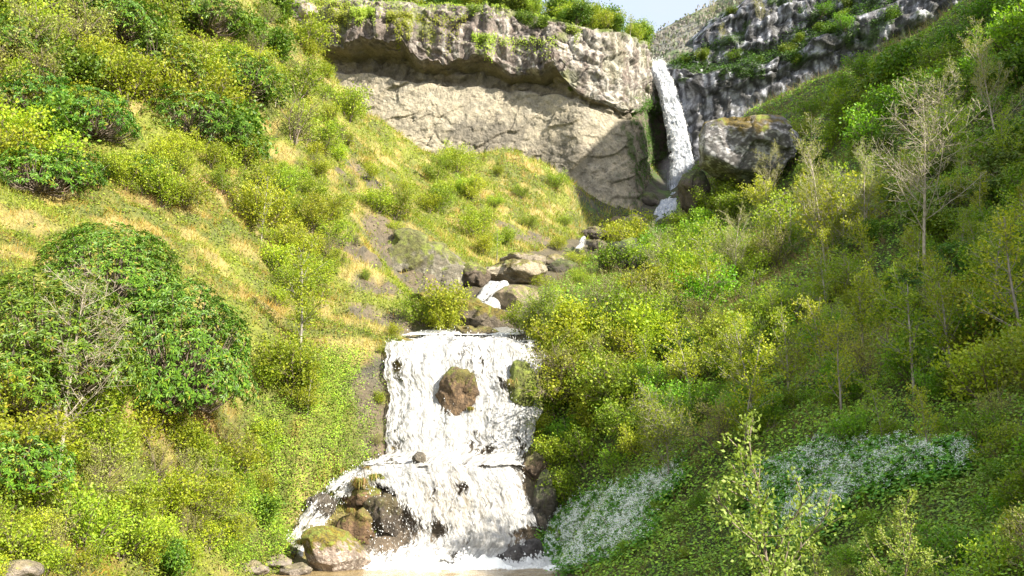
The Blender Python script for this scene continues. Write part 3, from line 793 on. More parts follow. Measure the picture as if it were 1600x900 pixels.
# small falls between, each seen by itself
def small_fall(rows, label, nu, nv, seed, broken=0.1, lift=0.3, amp=0.15):
    o = empty('waterfall', P((rows[-1][2] + rows[-1][3]) / 2, rows[-1][0], rows[-1][1]))
    tag(o, label, 'waterfall', 'waterfalls of the stream')
    sh = sheet(rows, nu, nv, amp, seed, 0.15, lambda p, uv, nb: broken + 0 * nb, None, lift=lift)
    child('falling_sheet', mesh_np('falling_sheet', sh[0], sh[1], m_cascade, sh[2], uvs=sh[3]), o)
small_fall([(450,53.2,760,795),(453,52.2,752,795),(462,51.4,745,792),(475,50.6,738,788),(490,49.6,732,780)], 'small smooth white fall sliding over a rock hump above the wide cascade', 50, 70, 51, lift=0.25, amp=0.07)
small_fall([(371,90,968,1000),(376,88,968,996),(381,86,966,990)], 'little white rapid under the pale boulder near the valley head', 40, 30, 53, lift=0.9)
small_fall([(383,77,908,916),(390,75.5,903,912),(400,74.5,896,906)], 'thin white trickle between dark rocks in mid valley', 30, 40, 55, lift=0.6)

# pool and the quiet reach above the lip
def water_mat(name, c1, c2, rough=0.12):
    m, nt, out = new_mat(name); L = nt.links.new
    g = N(nt, 'ShaderNodeNewGeometry')
    b = N(nt, 'ShaderNodeBsdfPrincipled'); b.inputs['Roughness'].default_value = rough; b.inputs['IOR'].default_value = 1.33
    n = N(nt, 'ShaderNodeTexNoise', i_Scale=2.6, i_Detail=5.0, i_Roughness=0.65); L(g.outputs['Position'], n.inputs['Vector'])
    r = ramp(nt, [(0.35, c1), (0.65, c2)]); L(n.outputs[0], r.inputs[0])
    att = N(nt, 'ShaderNodeAttribute', attribute_name='Col'); sep = N(nt, 'ShaderNodeSeparateColor'); L(att.outputs['Color'], sep.inputs[0])
    n2 = N(nt, 'ShaderNodeTexNoise', i_Scale=5.0, i_Detail=8.0, i_Roughness=0.7, i_Distortion=1.0); L(g.outputs['Position'], n2.inputs['Vector'])
    ad = N(nt, 'ShaderNodeMath', operation='ADD'); L(n2.outputs[0], ad.inputs[0]); L(sep.outputs[0], ad.inputs[1])
    fo = N(nt, 'ShaderNodeMapRange', i_1=0.82, i_2=0.95); L(ad.outputs[0], fo.inputs[0])
    cc = mixc(nt, fo.outputs[0], r.outputs[0], (0.85, 0.85, 0.82)); L(cc, b.inputs['Base Color'])
    rr = N(nt, 'ShaderNodeMapRange', i_3=rough, i_4=0.7); L(fo.outputs[0], rr.inputs[0]); L(rr.outputs[0], b.inputs['Roughness'])
    bp = N(nt, 'ShaderNodeBump', i_Strength=0.6, i_Distance=0.08); L(ad.outputs[0], bp.inputs['Height']); L(bp.outputs[0], b.inputs['Normal'])
    L(b.outputs[0], out.inputs[0]); return m
m_pool = water_mat('silty_water', (0.20, 0.145, 0.07), (0.30, 0.225, 0.115))
us = np.linspace(-10, 6, 160); ws = np.linspace(12, 33.3, 200)
U, W = np.meshgrid(us, ws, indexing='ij')
pp = np.stack([U.ravel(), W.ravel(), np.zeros(U.size)], 1)
fedge = 31.2 + 0.5 * fbm(np.c_[U.ravel(), U.ravel() * 0, U.ravel() * 0], 0.9, 3, 7); foam = smoothstep(fedge - 0.5, fedge + 0.7, W.ravel()) * smoothstep(-6.3, -4.8, U.ravel()) * smoothstep(3, 1.2, U.ravel()) * 0.72 + 0.08
pp[:, 2] = 0.02 + 0.05 * fbm(pp, 0.9, 4, 91) * (0.5 + foam) + np.clip(foam - 0.45, 0, 1) * (0.35 + 1.1 * fbm(pp, 1.3, 4, 92))
pc = np.zeros((len(pp), 3)); pc[:, 0] = foam
o = link('water', mesh_np('pool', pp, grid_faces(160, 200), m_pool, pc)); tag(o, 'shallow silty brown pool at the foot of the cascade', kind='structure')

# churned foam thrown up where the lower step lands
r = np.random.default_rng(77); n = 9000; fx = r.uniform(-5.4, 1.35, n); fy = 32.2 - np.abs(r.normal(0, 0.32, n)); fz = np.abs(r.normal(0, 0.16, n)) * np.exp(-(32.2 - fy) * 2) + 0.03
fz *= 0.6 + 0.8 * np.clip(fbm(np.c_[fx, fx * 0, fx * 0], 1.5, 3, 3) + 0.5, 0, 1.3)
s_ = 0.012 + 0.05 * r.random(n) ** 3; tet = np.array([[1, 0, -0.5], [-0.6, 0.8, -0.5], [-0.6, -0.8, -0.5], [0, 0, 1.0]])
vt = tet[None] * s_[:, None, None] + np.stack([fx, fy, fz], 1)[:, None]
f = np.array([[0, 2, 1], [0, 1, 3], [1, 2, 3], [2, 0, 3]])[None] + (np.arange(n) * 4)[:, None, None]
sp = child('foam', mesh_np('foam', vt.reshape(-1, 3), f.reshape(-1, 3), m_foam, smooth=False), casc); sp['kind'] = 'stuff'

# quiet blue grey water just above the lip
m_quiet = water_mat('quiet_water', (0.16, 0.16, 0.14), (0.24, 0.25, 0.25), 0.08)
qr = [(508, 47.5, 712, 770), (516, 44.5, 700, 790), (523, 42, 660, 820), (529, 40.2, 625, 838)]
a_ = np.linspace(0, 1, 60); t_ = np.linspace(0, 1, 80); Lq = np.array([P(r_[2], r_[0], r_[1]) for r_ in qr]); Rq = np.array([P(r_[3], r_[0], r_[1]) for r_ in qr]); kk = np.linspace(0, 1, 4)
Li = np.stack([np.interp(t_, kk, Lq[:, j]) for j in range(3)], 1); Ri = np.stack([np.interp(t_, kk, Rq[:, j]) for j in range(3)], 1)
pq = (Li[None] * (1 - a_)[:, None, None] + Ri[None] * a_[:, None, None]).reshape(-1, 3); pq[:, 2] += 0.18 + 0.04 * fbm(pq, 1.2, 3, 95)
cq = np.zeros((len(pq), 3)); cq[:, 0] = 0.05 + 0.35 * smoothstep(42.5, 40.5, pq[:, 1])
o = link('water', mesh_np('upper_water', pq, grid_faces(60, 80), m_quiet, cq)); tag(o, 'quiet grey water running up to the lip of the wide cascade', kind='structure')
# mist hanging at the foot of the tall fall
import bmesh
bm = bmesh.new(); bmesh.ops.create_icosphere(bm, subdivisions=3, radius=1.0)
me = bpy.data.meshes.new('mist'); bm.to_mesh(me); bm.free()
mm, nt, out = new_mat('mist'); pv = N(nt, 'ShaderNodeVolumePrincipled'); pv.inputs['Color'].default_value = (0.9, 0.93, 1, 1); to_ = N(nt, 'ShaderNodeTexCoord'); vl = N(nt, 'ShaderNodeVectorMath', operation='LENGTH'); nt.links.new(to_.outputs['Object'], vl.inputs[0]); mr_ = N(nt, 'ShaderNodeMapRange', i_1=0.95, i_2=0.0, i_3=0.0, i_4=0.22); nt.links.new(vl.outputs['Value'], mr_.inputs[0]); nt.links.new(mr_.outputs[0], pv.inputs['Density']); pv.inputs['Anisotropy'].default_value = 0.3; nt.links.new(pv.outputs[0], out.inputs[1]); me.materials.append(mm)
o = link('mist', me); o.location = P(1062, 285, 113); o.scale = (3.6, 3.0, 4.6); tag(o, 'pale mist at the foot of the tall waterfall', kind='stuff')
# ------------------------------------------------------------------ plant builders
def tubes(segs, sides=5):
    """segs: array (n, 8): p0, p1, r0, r1 -> tapered tubes"""
    s = np.asarray(segs, float)
    p0, p1, r0, r1 = s[:, 0:3], s[:, 3:6], s[:, 6], s[:, 7]
    d = p1 - p0; ln = np.linalg.norm(d, axis=1, keepdims=True) + 1e-9; d = d / ln
    up = np.where(np.abs(d[:, 2:3]) > 0.9, np.array([[1.0, 0, 0]]), np.array([[0, 0, 1.0]]))
    a = np.cross(d, up); a /= np.linalg.norm(a, axis=1, keepdims=True) + 1e-9; b = np.cross(d, a)
    th = np.arange(sides) / sides * 2 * pi
    ring = a[:, None] * np.cos(th)[None, :, None] + b[:, None] * np.sin(th)[None, :, None]
    v = np.concatenate([p0[:, None] + ring * r0[:, None, None], p1[:, None] + ring * r1[:, None, None]], 1)
    n = len(s); base = (np.arange(n) * 2 * sides)[:, None]
    k = np.arange(sides); k2 = (k + 1) % sides
    f = np.stack([base + k, base + k2, base + sides + k2, base + sides + k], -1).reshape(-1, 4)
    return v.reshape(-1, 3), f

def unit(v):
    return v / (np.linalg.norm(v, axis=-1, keepdims=True) + 1e-9)

def leaves(cen, dirs, nrm, L, Wd, r, fold=0.0, droop=0.0):
    """kite-shaped leaves: cen base point, dirs along the leaf, nrm face normal; two quads when folded"""
    n = len(cen); dirs = unit(dirs); side = unit(np.cross(nrm, dirs)); nn = np.cross(dirs, side)
    L = L[:, None]; Wd = Wd[:, None]
    if fold == 0:
        v = np.stack([cen, cen + dirs * L * 0.5 + side * Wd * 0.5, cen + dirs * L - nn * droop * L, cen + dirs * L * 0.45 - side * Wd * 0.5], 1)
        f = (np.arange(n) * 4)[:, None] + np.arange(4)[None]
        return v.reshape(-1, 3), f
    mid = cen + dirs * L * 0.55
    tip = cen + dirs * L - nn * droop * L
    v = np.stack([cen, mid + side * Wd * 0.5 + nn * fold * Wd, tip, mid - side * Wd * 0.5 + nn * fold * Wd], 1)
    f0 = (np.arange(n) * 4)[:, None]
    f = np.concatenate([f0 + np.array([[0, 1, 2, 2]]), f0 + np.array([[0, 2, 3, 3]])])
    # as triangles
    f = np.concatenate([f0 + np.array([[0, 1, 2]]), f0 + np.array([[0, 2, 3]])])
    return v.reshape(-1, 3), f

def grow(seed, stems, height_, spread, levels, kids, ratio, wob=0.18, up=0.25, r0=0.04, seglen=0.25, lean=(0, 0), start=0.25, angle=(0.5, 1.0), single=False):
    """branching skeleton; returns segments, and sample points with directions on the outer twigs"""
    r = random.Random(seed); segs = []; twigs = []
    def rv(): return np.array([r.gauss(0, 1), r.gauss(0, 1), r.gauss(0, 1)])
    def branch(p, d, length, rad, lev):
        n = max(2, int(length / (seglen * (0.75 ** lev)))); step = length / n
        pos = p.copy(); pts_ = [(pos.copy(), d.copy(), rad)]
        for i in range(n):
            d = unit(d + rv() * wob * (0.4 if single and lev == 0 else 1) + np.array([0, 0, up * 0.25 * (1 if lev else 0.6)]))
            q = pos + d * step; ra = rad * (1 - 0.75 * (i + 1) / n) + 0.002
            segs.append((*pos, *q, pts_[-1][2], ra)); pos = q; pts_.append((pos.copy(), d.copy(), ra))
        if lev >= levels - 1 or lev == levels:
            for a, b, c in pts_[1:]: twigs.append((*a, *b))
        if lev < levels:
            k = int(kids[lev]) if lev < len(kids) else int(kids[-1])
            for j in range(k):
                t = start + (1 - start) * (j + r.random()) / k if lev == 0 else 0.15 + 0.85 * (j + r.random()) / k
                idx = min(len(pts_) - 2, int(t * n)); a, b, c = pts_[idx]
                ax = unit(np.cross(b, rv())); an = r.uniform(*angle)
                nd = unit(b * cos(an) + ax * sin(an))
                branch(a, nd, length * ratio * r.uniform(0.7, 1.15) * (1.15 - 0.55 * t), max(c * (0.6 if not single else 0.38), 0.0035), lev + 1)
    for s in range(stems):
        a = r.random() * 2 * pi; sp = spread * r.uniform(0.3, 1.0) if stems > 1 else 0
        d = unit(np.array([cos(a) * sp + lean[0], sin(a) * sp + lean[1], 1.0]))
        off = np.array([cos(a), sin(a), 0]) * (0.12 * height_ * 0.3 * r.random() if stems > 1 else 0)
        branch(off, d, height_ * r.uniform(0.75, 1.0), r0 * (r.uniform(0.6, 1) if stems > 1 else 1), 0)
    return np.array(segs), np.array(twigs)

def twig_leaves(tw, n, L, Wd, seed, jitter=0.12, upb=0.6, ratio_fold=0.0, only=None):
    r = np.random.default_rng(seed)
    k = r.integers(0, len(tw), n)
    c = tw[k, :3] + r.normal(0, jitter, (n, 3)); d = unit(tw[k, 3:] * 0.5 + r.normal(0, 0.7, (n, 3)))
    nn = unit(r.normal(0, 1, (n, 3)) * 0.7 + np.array([0, 0, upb])); s = r.uniform(0.6, 1.25, n)
    return leaves(c, d, nn, L * s, Wd * s, r, ratio_fold, 0.1)

BARK = bark_mat('brown_bark', (0.09, 0.065, 0.045), (0.20, 0.16, 0.12))
BARK_PALE = bark_mat('pale_bark', (0.22, 0.19, 0.14), (0.42, 0.37, 0.29))
BARK_GREY = bark_mat('grey_bark', (0.15, 0.13, 0.11), (0.30, 0.27, 0.23))
LEAF_SPRING = leaf_mat('spring_leaf', [(0, (0.172, 0.243, 0.013)), (0.5, (0.273, 0.343, 0.017)), (1, (0.388, 0.414, 0.027))])
LEAF_OLIVE = leaf_mat('olive_leaf', [(0, (0.159, 0.226, 0.014)), (0.6, (0.260, 0.330, 0.020)), (1, (0.371, 0.395, 0.035))])
LEAF_DEEP = leaf_mat('deep_green_leaf', [(0, (0.055, 0.106, 0.009)), (0.6, (0.105, 0.180, 0.013)), (1, (0.196, 0.249, 0.020))], trans=0.25)
LEAF_RHODO = leaf_mat('glossy_leaf', [(0, (0.046, 0.109, 0.010)), (0.7, (0.092, 0.190, 0.014)), (0.93, (0.161, 0.265, 0.020)), (1, (0.253, 0.184, 0.030))], trans=0.15, rough=0.48, spec=0.3, var=0.15)
LEAF_FRESH = leaf_mat('fresh_leaf', [(0, (0.19, 0.28, 0.045)), (1, (0.30, 0.38, 0.09))], trans=0.4, var=0.1)
LEAF_BUD = leaf_mat('bud_leaf', [(0, (0.20, 0.24, 0.04)), (1, (0.32, 0.32, 0.08))], trans=0.4)
LEAF_BRIGHT = leaf_mat('bright_leaf', [(0, (0.20, 0.27, 0.02)), (0.6, (0.29, 0.34, 0.03)), (1, (0.38, 0.40, 0.06))], trans=0.45)
LEAF_SHADE = leaf_mat('shade_leaf', [(0, (0.097, 0.187, 0.011)), (0.6, (0.162, 0.289, 0.014)), (1, (0.273, 0.376, 0.024))], trans=0.35)

def make_plant(name, stem_name, leaf_name, seg, leaf_vf, bark, leafm, sides=4):
    """a plant at the origin: an Empty with its stems and its foliage"""
    root = empty(name, (0, 0, 0))
    v, f = tubes(seg, sides)
    link(stem_name, mesh_np(stem_name, v, f, bark), root)
    if leaf_vf is not None:
        for nm, (lv, lf_), mt in leaf_vf:
            link(nm, mesh_np(nm, lv, lf_, mt, smooth=False), root)
    return root

def shrub(seed, H=2.2, spread=0.55, nl=3500, L=0.07, Wd=0.045, mat=None, stems=6, bark=None, jit=0.13, levels=2, kids=(6, 4), ratio=0.5):
    seg, tw = grow(seed, stems, H, spread, levels, kids, ratio, r0=0.03)
    return make_plant('leafy_shrub', 'stem', 'foliage', seg, [('foliage', twig_leaves(tw, nl, L, Wd, seed, jit), mat or LEAF_SPRING)], bark or BARK, None)

def rhododendron(seed, R=1.6, H=1.5, n=420, leaf=0.15, wid=0.045, mat=None, name='rhododendron_bush', lump=0.3):
    r = np.random.default_rng(seed)
    a = r.random(n) * 2 * pi; z = r.random(n) ** 0.8 * 1.05 - 0.12
    rr = np.sqrt(np.clip(1 - np.clip(z, 0, 1) ** 2, 0.0, 1)); d = unit(np.stack([rr * np.cos(a), rr * np.sin(a), z], 1))
    lum = 1 + lump * noise(d * 2.2, 1.0, seed) + 0.5 * lump * noise(d * 5.5, 1.0, seed + 1)
    dep = 1 - 0.30 * r.random(n) ** 2.5
    c = d * np.array([R, R, H]) * (lum * dep)[:, None]; c[:, 2] += 0.15
    axis = unit(d + np.array([0, 0, 0.5]) + r.normal(0, 0.25, (n, 3)))
    K = 9
    t1 = unit(np.cross(axis, np.array([0.3, 0.2, 1.0]))); t2 = np.cross(axis, t1)
    ph = r.random(n)[:, None] * 6.28 + np.arange(K)[None] * (2 * pi / K) + r.normal(0, 0.2, (n, K))
    ld = t1[:, None] * np.cos(ph)[..., None] + t2[:, None] * np.sin(ph)[..., None]
    tilt = r.uniform(-0.35, 0.5, (n, K))[..., None]
    ld = unit(ld + axis[:, None] * tilt)
    nn = unit(np.cross(np.cross(ld, axis[:, None]), ld))
    L = leaf * r.uniform(0.75, 1.2, n * K)
    lv = leaves(np.repeat(c, K, 0) + ld.reshape(-1, 3) * 0.01, ld.reshape(-1, 3), nn.reshape(-1, 3), L, wid * L / leaf, r, 0.12, 0.18)
    # twigs from the middle to some rosettes
    k = r.choice(n, min(n, 110), replace=False); st = np.stack([r.normal(0, 0.12, len(k)) * R, r.normal(0, 0.12, len(k)) * R, np.zeros(len(k))], 1)
    mid = st * 0.4 + c[k] * 0.6 - np.array([0, 0, 0.15]) * H
    seg = np.concatenate([np.c_[st, mid, np.full(len(k), 0.03), np.full(len(k), 0.018)], np.c_[mid, c[k], np.full(len(k), 0.018), np.full(len(k), 0.006)]])
    return make_plant(name, 'stem', 'foliage', seg, [('foliage', lv, mat or LEAF_RHODO)], BARK, None)

def bare_tree(seed, H, levels=3, kids=(14, 6, 4), ratio=0.42, r0=0.06, bark=None, nl=500, leafm=None, name='bare_tree', L=0.06, start=0.3, angle=(0.6, 1.05), wob=0.10, lean=(0, 0), sides=5, seglen=0.3, Wd=0.035, up=0.35, jit=0.05):
    seg, tw = grow(seed, 1, H, 0, levels, kids, ratio, wob=wob, up=up, r0=r0, start=start, angle=angle, lean=lean, seglen=seglen, single=True)
    nz = int(max(2, H / seglen))
    trunk = seg[:nz]; rest = seg[nz:]
    root = empty(name, (0, 0, 0))
    v, f = tubes(trunk, 8); link('trunk', mesh_np('trunk', v, f, bark or BARK_PALE), root)
    v, f = tubes(rest, 3); cr = link('crown', mesh_np('crown', v, f, bark or BARK_PALE), root)
    if nl:
        lv, lf_ = twig_leaves(tw, nl, L, Wd, seed, jit, 0.3); link('foliage', mesh_np('foliage', lv, lf_, leafm or LEAF_BRIGHT, smooth=False), cr)
    return root

def children_of(o): return [c for c in bpy.data.objects if c.parent == o]
_tree = {}
def register(root):
    _tree[root.name] = [(c, children_of(c)) for c in children_of(root)]
    root['_used'] = 0
    return root
def place(proto, loc, rz=0.0, s=1.0, label=None, cat=None, group=None, tilt=(0, 0), sz=None):
    """the first placement moves the plant itself, later ones copy it with its parts"""
    if not proto.get('_used'):
        r = proto; r['_used'] = 1
    else:
        r = proto.copy(); col.objects.link(r)
        for c_, gs in _tree[proto.name]:
            k = c_.copy(); col.objects.link(k); k.parent = r
            for g_ in gs:
                w = g_.copy(); col.objects.link(w); w.parent = k
    r.location = loc; r.rotation_euler = (tilt[0], tilt[1], rz); r.scale = (s, s, s if sz is None else sz)
    tag(r, label, cat, group)
    return r
# ------------------------------------------------------------------ boulders
def boulder(name, px, py, Y, size, seed, label, base=(0.2, 0.18, 0.15), moss=0.5, light=None, rot=0.0, flat=0.0, tiltm=None, mossc=(0.16, 0.13, 0.02), sub=6, sharp=0.22, sink=0.0, mossed=0.25, group=None, tilt=0.0):
    """px,py,Y = middle of the rock as seen; size = half extents in metres; flattened facets give broken faces"""
    import bmesh
    bm = bmesh.new(); bmesh.ops.create_icosphere(bm, subdivisions=sub, radius=1.0)
    v = np.array([q.co[:] for q in bm.verts]); f = np.array([[w.index for w in q.verts] for q in bm.faces]); bm.free()
    r = np.random.default_rng(seed); d0 = v.copy()
    for _ in range(14):                        # shave planes
        n = unit(r.normal(0, 1, 3)[None])[0]; h = r.uniform(0.68, 0.92)
        t = v @ n - h; v = v - np.where(t > 0, t, 0)[:, None] * n * 0.92
    v = v / np.abs(v).max(0)
    q = v * np.array(size)
    sc = float(np.mean(size))
    off = q + seed * 13.7
    cb, ce = cells(off, 1.3 / sc, seed + 2)
    dd = sharp * sc * (0.20 * ridged(off, 0.9 / sc, 5, seed, 0.55) + 0.3 * noise(off, 0.6 / sc, seed + 3) + 0.30 * cb)
    q = q + d0 * dd[:, None]
    if tilt: 
        ca, sa = cos(tilt), sin(tilt); x = q[:, 0] * ca - q[:, 2] * sa; z = q[:, 0] * sa + q[:, 2] * ca; q[:, 0] = x; q[:, 2] = z
    ca, sa = cos(rot), sin(rot); x = q[:, 0] * ca - q[:, 1] * sa; y = q[:, 0] * sa + q[:, 1] * ca; q[:, 0] = x; q[:, 1] = y
    n1 = fbm(q + seed, 1.6 / sc, 4, seed + 7); n2 = fbm(q + seed, 5 / sc, 4, seed + 8); n3 = fbm(q + seed, 18 / sc, 4, seed + 9, 0.65)
    cc = np.tile(np.array(base), (len(q), 1)); cc = blend(cc, smoothstep(0, 0.5, n1) * 0.6, tuple(np.array(base) * 0.55))
    if light: cc = blend(cc, smoothstep(light[1], light[1] + 0.15, n3 * 0.7 + n2 * 0.6), light[0])
    top = smoothstep(mossed, mossed + 0.35, q[:, 2] / (size[2]) + 0.45 * n2 + 0.35 * n1)
    cc = blend(cc, top * moss, mossc); cc = blend(cc, top * moss * smoothstep(0.1, 0.4, n3 + n1 * 0.5) * 0.8, (0.05, 0.04, 0.015))
    cc = blend(cc, top * moss * smoothstep(0.25, 0.5, n2 - n1) * 0.8, (0.17, 0.21, 0.03))
    c0 = P(px, py, Y)
    o = link(name, mesh_np(name, q, f, m_boulder, cc)); o.location = c0
    tag(o, label, 'boulder', group)
    return o
m_boulder = rock_mat('boulder_rock', 0.9, 0.8, 3.0, crack=0.7)
boulder('boulder', 1168, 238, 75, (4.7, 3.6, 2.95), 5, 'huge lichen spotted boulder with a mossy brown top, right of the tall waterfall', base=(0.15, 0.14, 0.135), moss=1.0, light=((0.44, 0.43, 0.43), 0.10), mossc=(0.14, 0.10, 0.015), mossed=0.42, sharp=0.28)
boulder('boulder', 1083, 300, 77, (1.35, 1.3, 2.0), 8, 'dark upright boulder tucked under the left foot of the huge lichen spotted one', base=(0.09, 0.07, 0.05), moss=0.7, mossc=(0.05, 0.08, 0.015), light=None)
boulder('boulder', 522, 862, 31.4, (1.28, 0.9, 0.70), 12, 'pale boulder with a golden moss cap at the foot of the side stream', base=(0.26, 0.205, 0.165), moss=1.0, light=((0.52, 0.46, 0.40), 0.28), mossc=(0.17, 0.135, 0.015), mossed=0.15, tilt=-0.42, rot=0.25, sharp=0.2)
boulder('boulder', 718, 622, 37.1, (0.92, 0.6, 1.2), 17, 'rusty brown rock standing clear of the white water in the upper step', base=(0.11, 0.072, 0.04), moss=0.75, light=((0.20, 0.13, 0.07), 0.15), mossc=(0.14, 0.13, 0.02), mossed=0.45, sharp=0.35, sub=5)
boulder('boulder', 815, 615, 37.3, (0.62, 0.5, 1.35), 19, 'mossy green rock at the right edge of the upper step of the cascade', base=(0.13, 0.11, 0.05), moss=0.9, mossc=(0.13, 0.16, 0.025), mossed=-0.8, sharp=0.3, sub=5)
boulder('boulder', 656, 717, 34.95, (0.29, 0.25, 0.24), 23, 'small round grey stone sitting on the ledge of the cascade', base=(0.14, 0.12, 0.09), moss=0.0, sub=4)
boulder('boulder', 566, 780, 34.3, (0.80, 0.5, 0.55), 29, 'brown rock with a wig of grass between the side stream and the cascade', base=(0.16, 0.10, 0.055), moss=0.9, mossc=(0.14, 0.15, 0.02), sub=5, sharp=0.4)
boulder('boulder', 604, 754, 34.65, (0.8, 0.45, 0.36), 31, 'low brown rock above the grassy one, splitting the ledge water', base=(0.115, 0.08, 0.045), moss=0.8, mossc=(0.14, 0.13, 0.02), sub=5, sharp=0.4)
boulder('boulder', 562, 828, 33.7, (0.80, 0.45, 0.62), 37, 'wet brown rock directly behind the golden mossed boulder', base=(0.155, 0.095, 0.05), moss=0.5, sub=5, sharp=0.45)
boulder('boulder', 600, 812, 33.75, (0.72, 0.4, 0.92), 38, 'wet dark rock face seen through thin strands at the left of the lower step', base=(0.07, 0.055, 0.04), moss=0.2, sub=5, sharp=0.45)
boulder('boulder', 500, 790, 34.0, (0.55, 0.35, 0.45), 39, 'wet grey brown rock humped under the side stream', base=(0.09, 0.075, 0.055), moss=0.0, sub=5, sharp=0.4)
boulder('boulder', 815, 872, 32.7, (0.95, 0.5, 0.5), 41, 'low dark wet rock at the right foot of the cascade', base=(0.10, 0.09, 0.085), moss=0.0, sub=5, sharp=0.45, tilt=0.25)
boulder('boulder', 852, 800, 34.2, (0.45, 0.6, 1.5), 43, 'dark wet rock wall under the shrubs at the right of the cascade', base=(0.07, 0.06, 0.045), moss=0.4, mossc=(0.06, 0.09, 0.02), sub=5, sharp=0.45)
boulder('boulder', 838, 730, 35.5, (0.55, 0.6, 0.6), 44, 'brown wet ledge rock where the upper step ends on the right', base=(0.13, 0.09, 0.055), moss=0.4, mossc=(0.07, 0.10, 0.02), sub=5, sharp=0.45)
# rocks between the lip and the second fall
boulder('boulder', 725, 492, 44.5, (3.0, 1.4, 0.75), 47, 'long rock with an olive moss back lying above the lip of the cascade', base=(0.13, 0.105, 0.075), moss=0.95, mossc=(0.15, 0.12, 0.015), mossed=-0.3, sharp=0.25, tilt=-0.18)
boulder('boulder', 755, 527, 41.4, (1.35, 0.8, 0.45), 53, 'brown undercut rock bridging the quiet water just above the lip', base=(0.10, 0.075, 0.055), moss=0.7, sub=5, sharp=0.3, tilt=-0.3)
boulder('boulder', 800, 430, 56.3, (2.4, 1.6, 0.85), 59, 'broad cream coloured rock roofing the small fall in mid valley', base=(0.33, 0.28, 0.20), moss=0.9, mossc=(0.13, 0.11, 0.02), mossed=0.35, sharp=0.3, tilt=0.05)
boulder('boulder', 742, 432, 55, (0.95, 0.9, 0.85), 61, 'rounded mossy rock at the left of the broad cream one', base=(0.11, 0.085, 0.06), moss=0.9, mossc=(0.17, 0.19, 0.03), sharp=0.35, sub=5)
boulder('boulder', 815, 408, 60, (1.5, 1.0, 0.7), 62, 'mottled rock behind the broad cream one', base=(0.22, 0.185, 0.135), moss=0.85, sharp=0.35, sub=5)
boulder('boulder', 812, 482, 51, (1.8, 1.4, 1.3), 67, 'smooth tan rock slab beside the small fall', base=(0.22, 0.175, 0.115), moss=0.6, mossc=(0.15, 0.14, 0.03), mossed=0.5, sharp=0.15)
# valley head
boulder('boulder', 992, 352, 92, (1.75, 1.4, 1.15), 71, 'rounded tan boulder at the bend of the stream below the tall waterfall', base=(0.30, 0.25, 0.18), moss=0.2, sharp=0.25, light=((0.42, 0.37, 0.30), 0.3))
boulder('boulder', 958, 368, 88, (1.7, 1.2, 0.75), 73, 'flat dark wet boulder left of the rounded tan one', base=(0.13, 0.10, 0.07), moss=0.2, sharp=0.35, sub=5)
boulder('boulder', 928, 366, 86, (1.25, 1.0, 0.75), 79, 'black boulder touching the lit green slope at the shadow edge', base=(0.09, 0.075, 0.06), moss=0.3, sharp=0.4, sub=5)
boulder('boulder', 936, 388, 78, (1.15, 0.9, 0.75), 83, 'dark boulder beside the thin trickle', base=(0.11, 0.09, 0.07), moss=0.3, sharp=0.4, sub=5)
boulder('boulder', 905, 410, 72, (1.3, 0.9, 0.6), 89, 'low brown boulder under the thin trickle', base=(0.19, 0.15, 0.10), moss=0.4, sharp=0.4, sub=5)
boulder('boulder', 862, 412, 66, (1.3, 0.8, 0.6), 90, 'pale stream boulder between the cream rock and the trickle', base=(0.24, 0.20, 0.14), moss=0.6, sharp=0.4, sub=5)
boulder('boulder', 985, 418, 61, (2.2, 1.4, 1.9), 97, 'big dark shaded rock under the right bank bushes in mid valley', base=(0.05, 0.045, 0.038), moss=0.6, mossc=(0.045, 0.075, 0.015), sharp=0.4)
boulder('boulder', 965, 345, 96, (0.8, 0.6, 0.5), 98, 'small brown boulder above the flat dark one', base=(0.20, 0.15, 0.10), moss=0.2, sub=4)
boulder('boulder', 655, 430, 55.6, (3.1, 1.5, 2.5), 101, 'weathered grey rock face jutting from the grassy left slope', base=(0.15, 0.135, 0.10), moss=0.85, mossc=(0.13, 0.14, 0.03), light=((0.27, 0.25, 0.20), 0.25), mossed=0.15, sharp=0.35, tilt=-0.35)
boulder('boulder', 480, 18, 72.5, (0.9, 0.8, 0.75), 103, 'round boulder with an orange lichen cap on the left end of the sunlit cliff', base=(0.34, 0.30, 0.25), moss=0.6, mossc=(0.20, 0.11, 0.02), sub=4)
for i, (a, b, Y, s, lab) in enumerate([(425, 880, 30.8, 0.42, 'grey flat stone left of the golden mossed boulder'), (462, 892, 30.2, 0.36, 'low pink grey stone below the golden mossed boulder'),
     (390, 890, 29.2, 0.40, 'mossy stone at the water edge, farthest from the cascade of the bank stones'), (22, 893, 18.6, 0.35, 'rounded brown stone in the bottom left corner'), (440, 862, 31.8, 0.34, 'dark wet stone at the foot of the side stream')]):
    boulder('boulder', a, b, Y, (s * 1.5, s, s * 0.6), 200 + i, lab, base=(0.26, 0.22, 0.18) if i != 4 else (0.12, 0.1, 0.08), moss=0.4, sub=4, sharp=0.4)

for i, (a, b, Y, s, lab) in enumerate([(1022, 348, 98, 0.9, 'dark wet stone in the rapids under the tall waterfall'), (1052, 318, 107, 0.9, 'dark wet boulder at the very foot of the tall waterfall'), (1008, 318, 106, 1.3, 'brown boulder on the shaded shelf left of the tall waterfall foot'), (975, 300, 106, 1.2, 'mossy boulder against the shaded cliff foot'), (1045, 350, 92, 0.9, 'dark boulder right of the rapids at the valley head'), (890, 398, 76, 0.7, 'small grey stone left of the thin trickle'), (880, 425, 64, 0.9, 'dark stone right of the pale stream boulder'), (948, 402, 74, 1.0, 'black wet boulder below the flat dark one')]):
    boulder('boulder', a, b, Y, (s * 1.4, s, s * 0.8), 260 + i, lab, base=(0.10, 0.085, 0.065), moss=0.7, mossc=(0.07, 0.10, 0.02), sub=4, sharp=0.45)
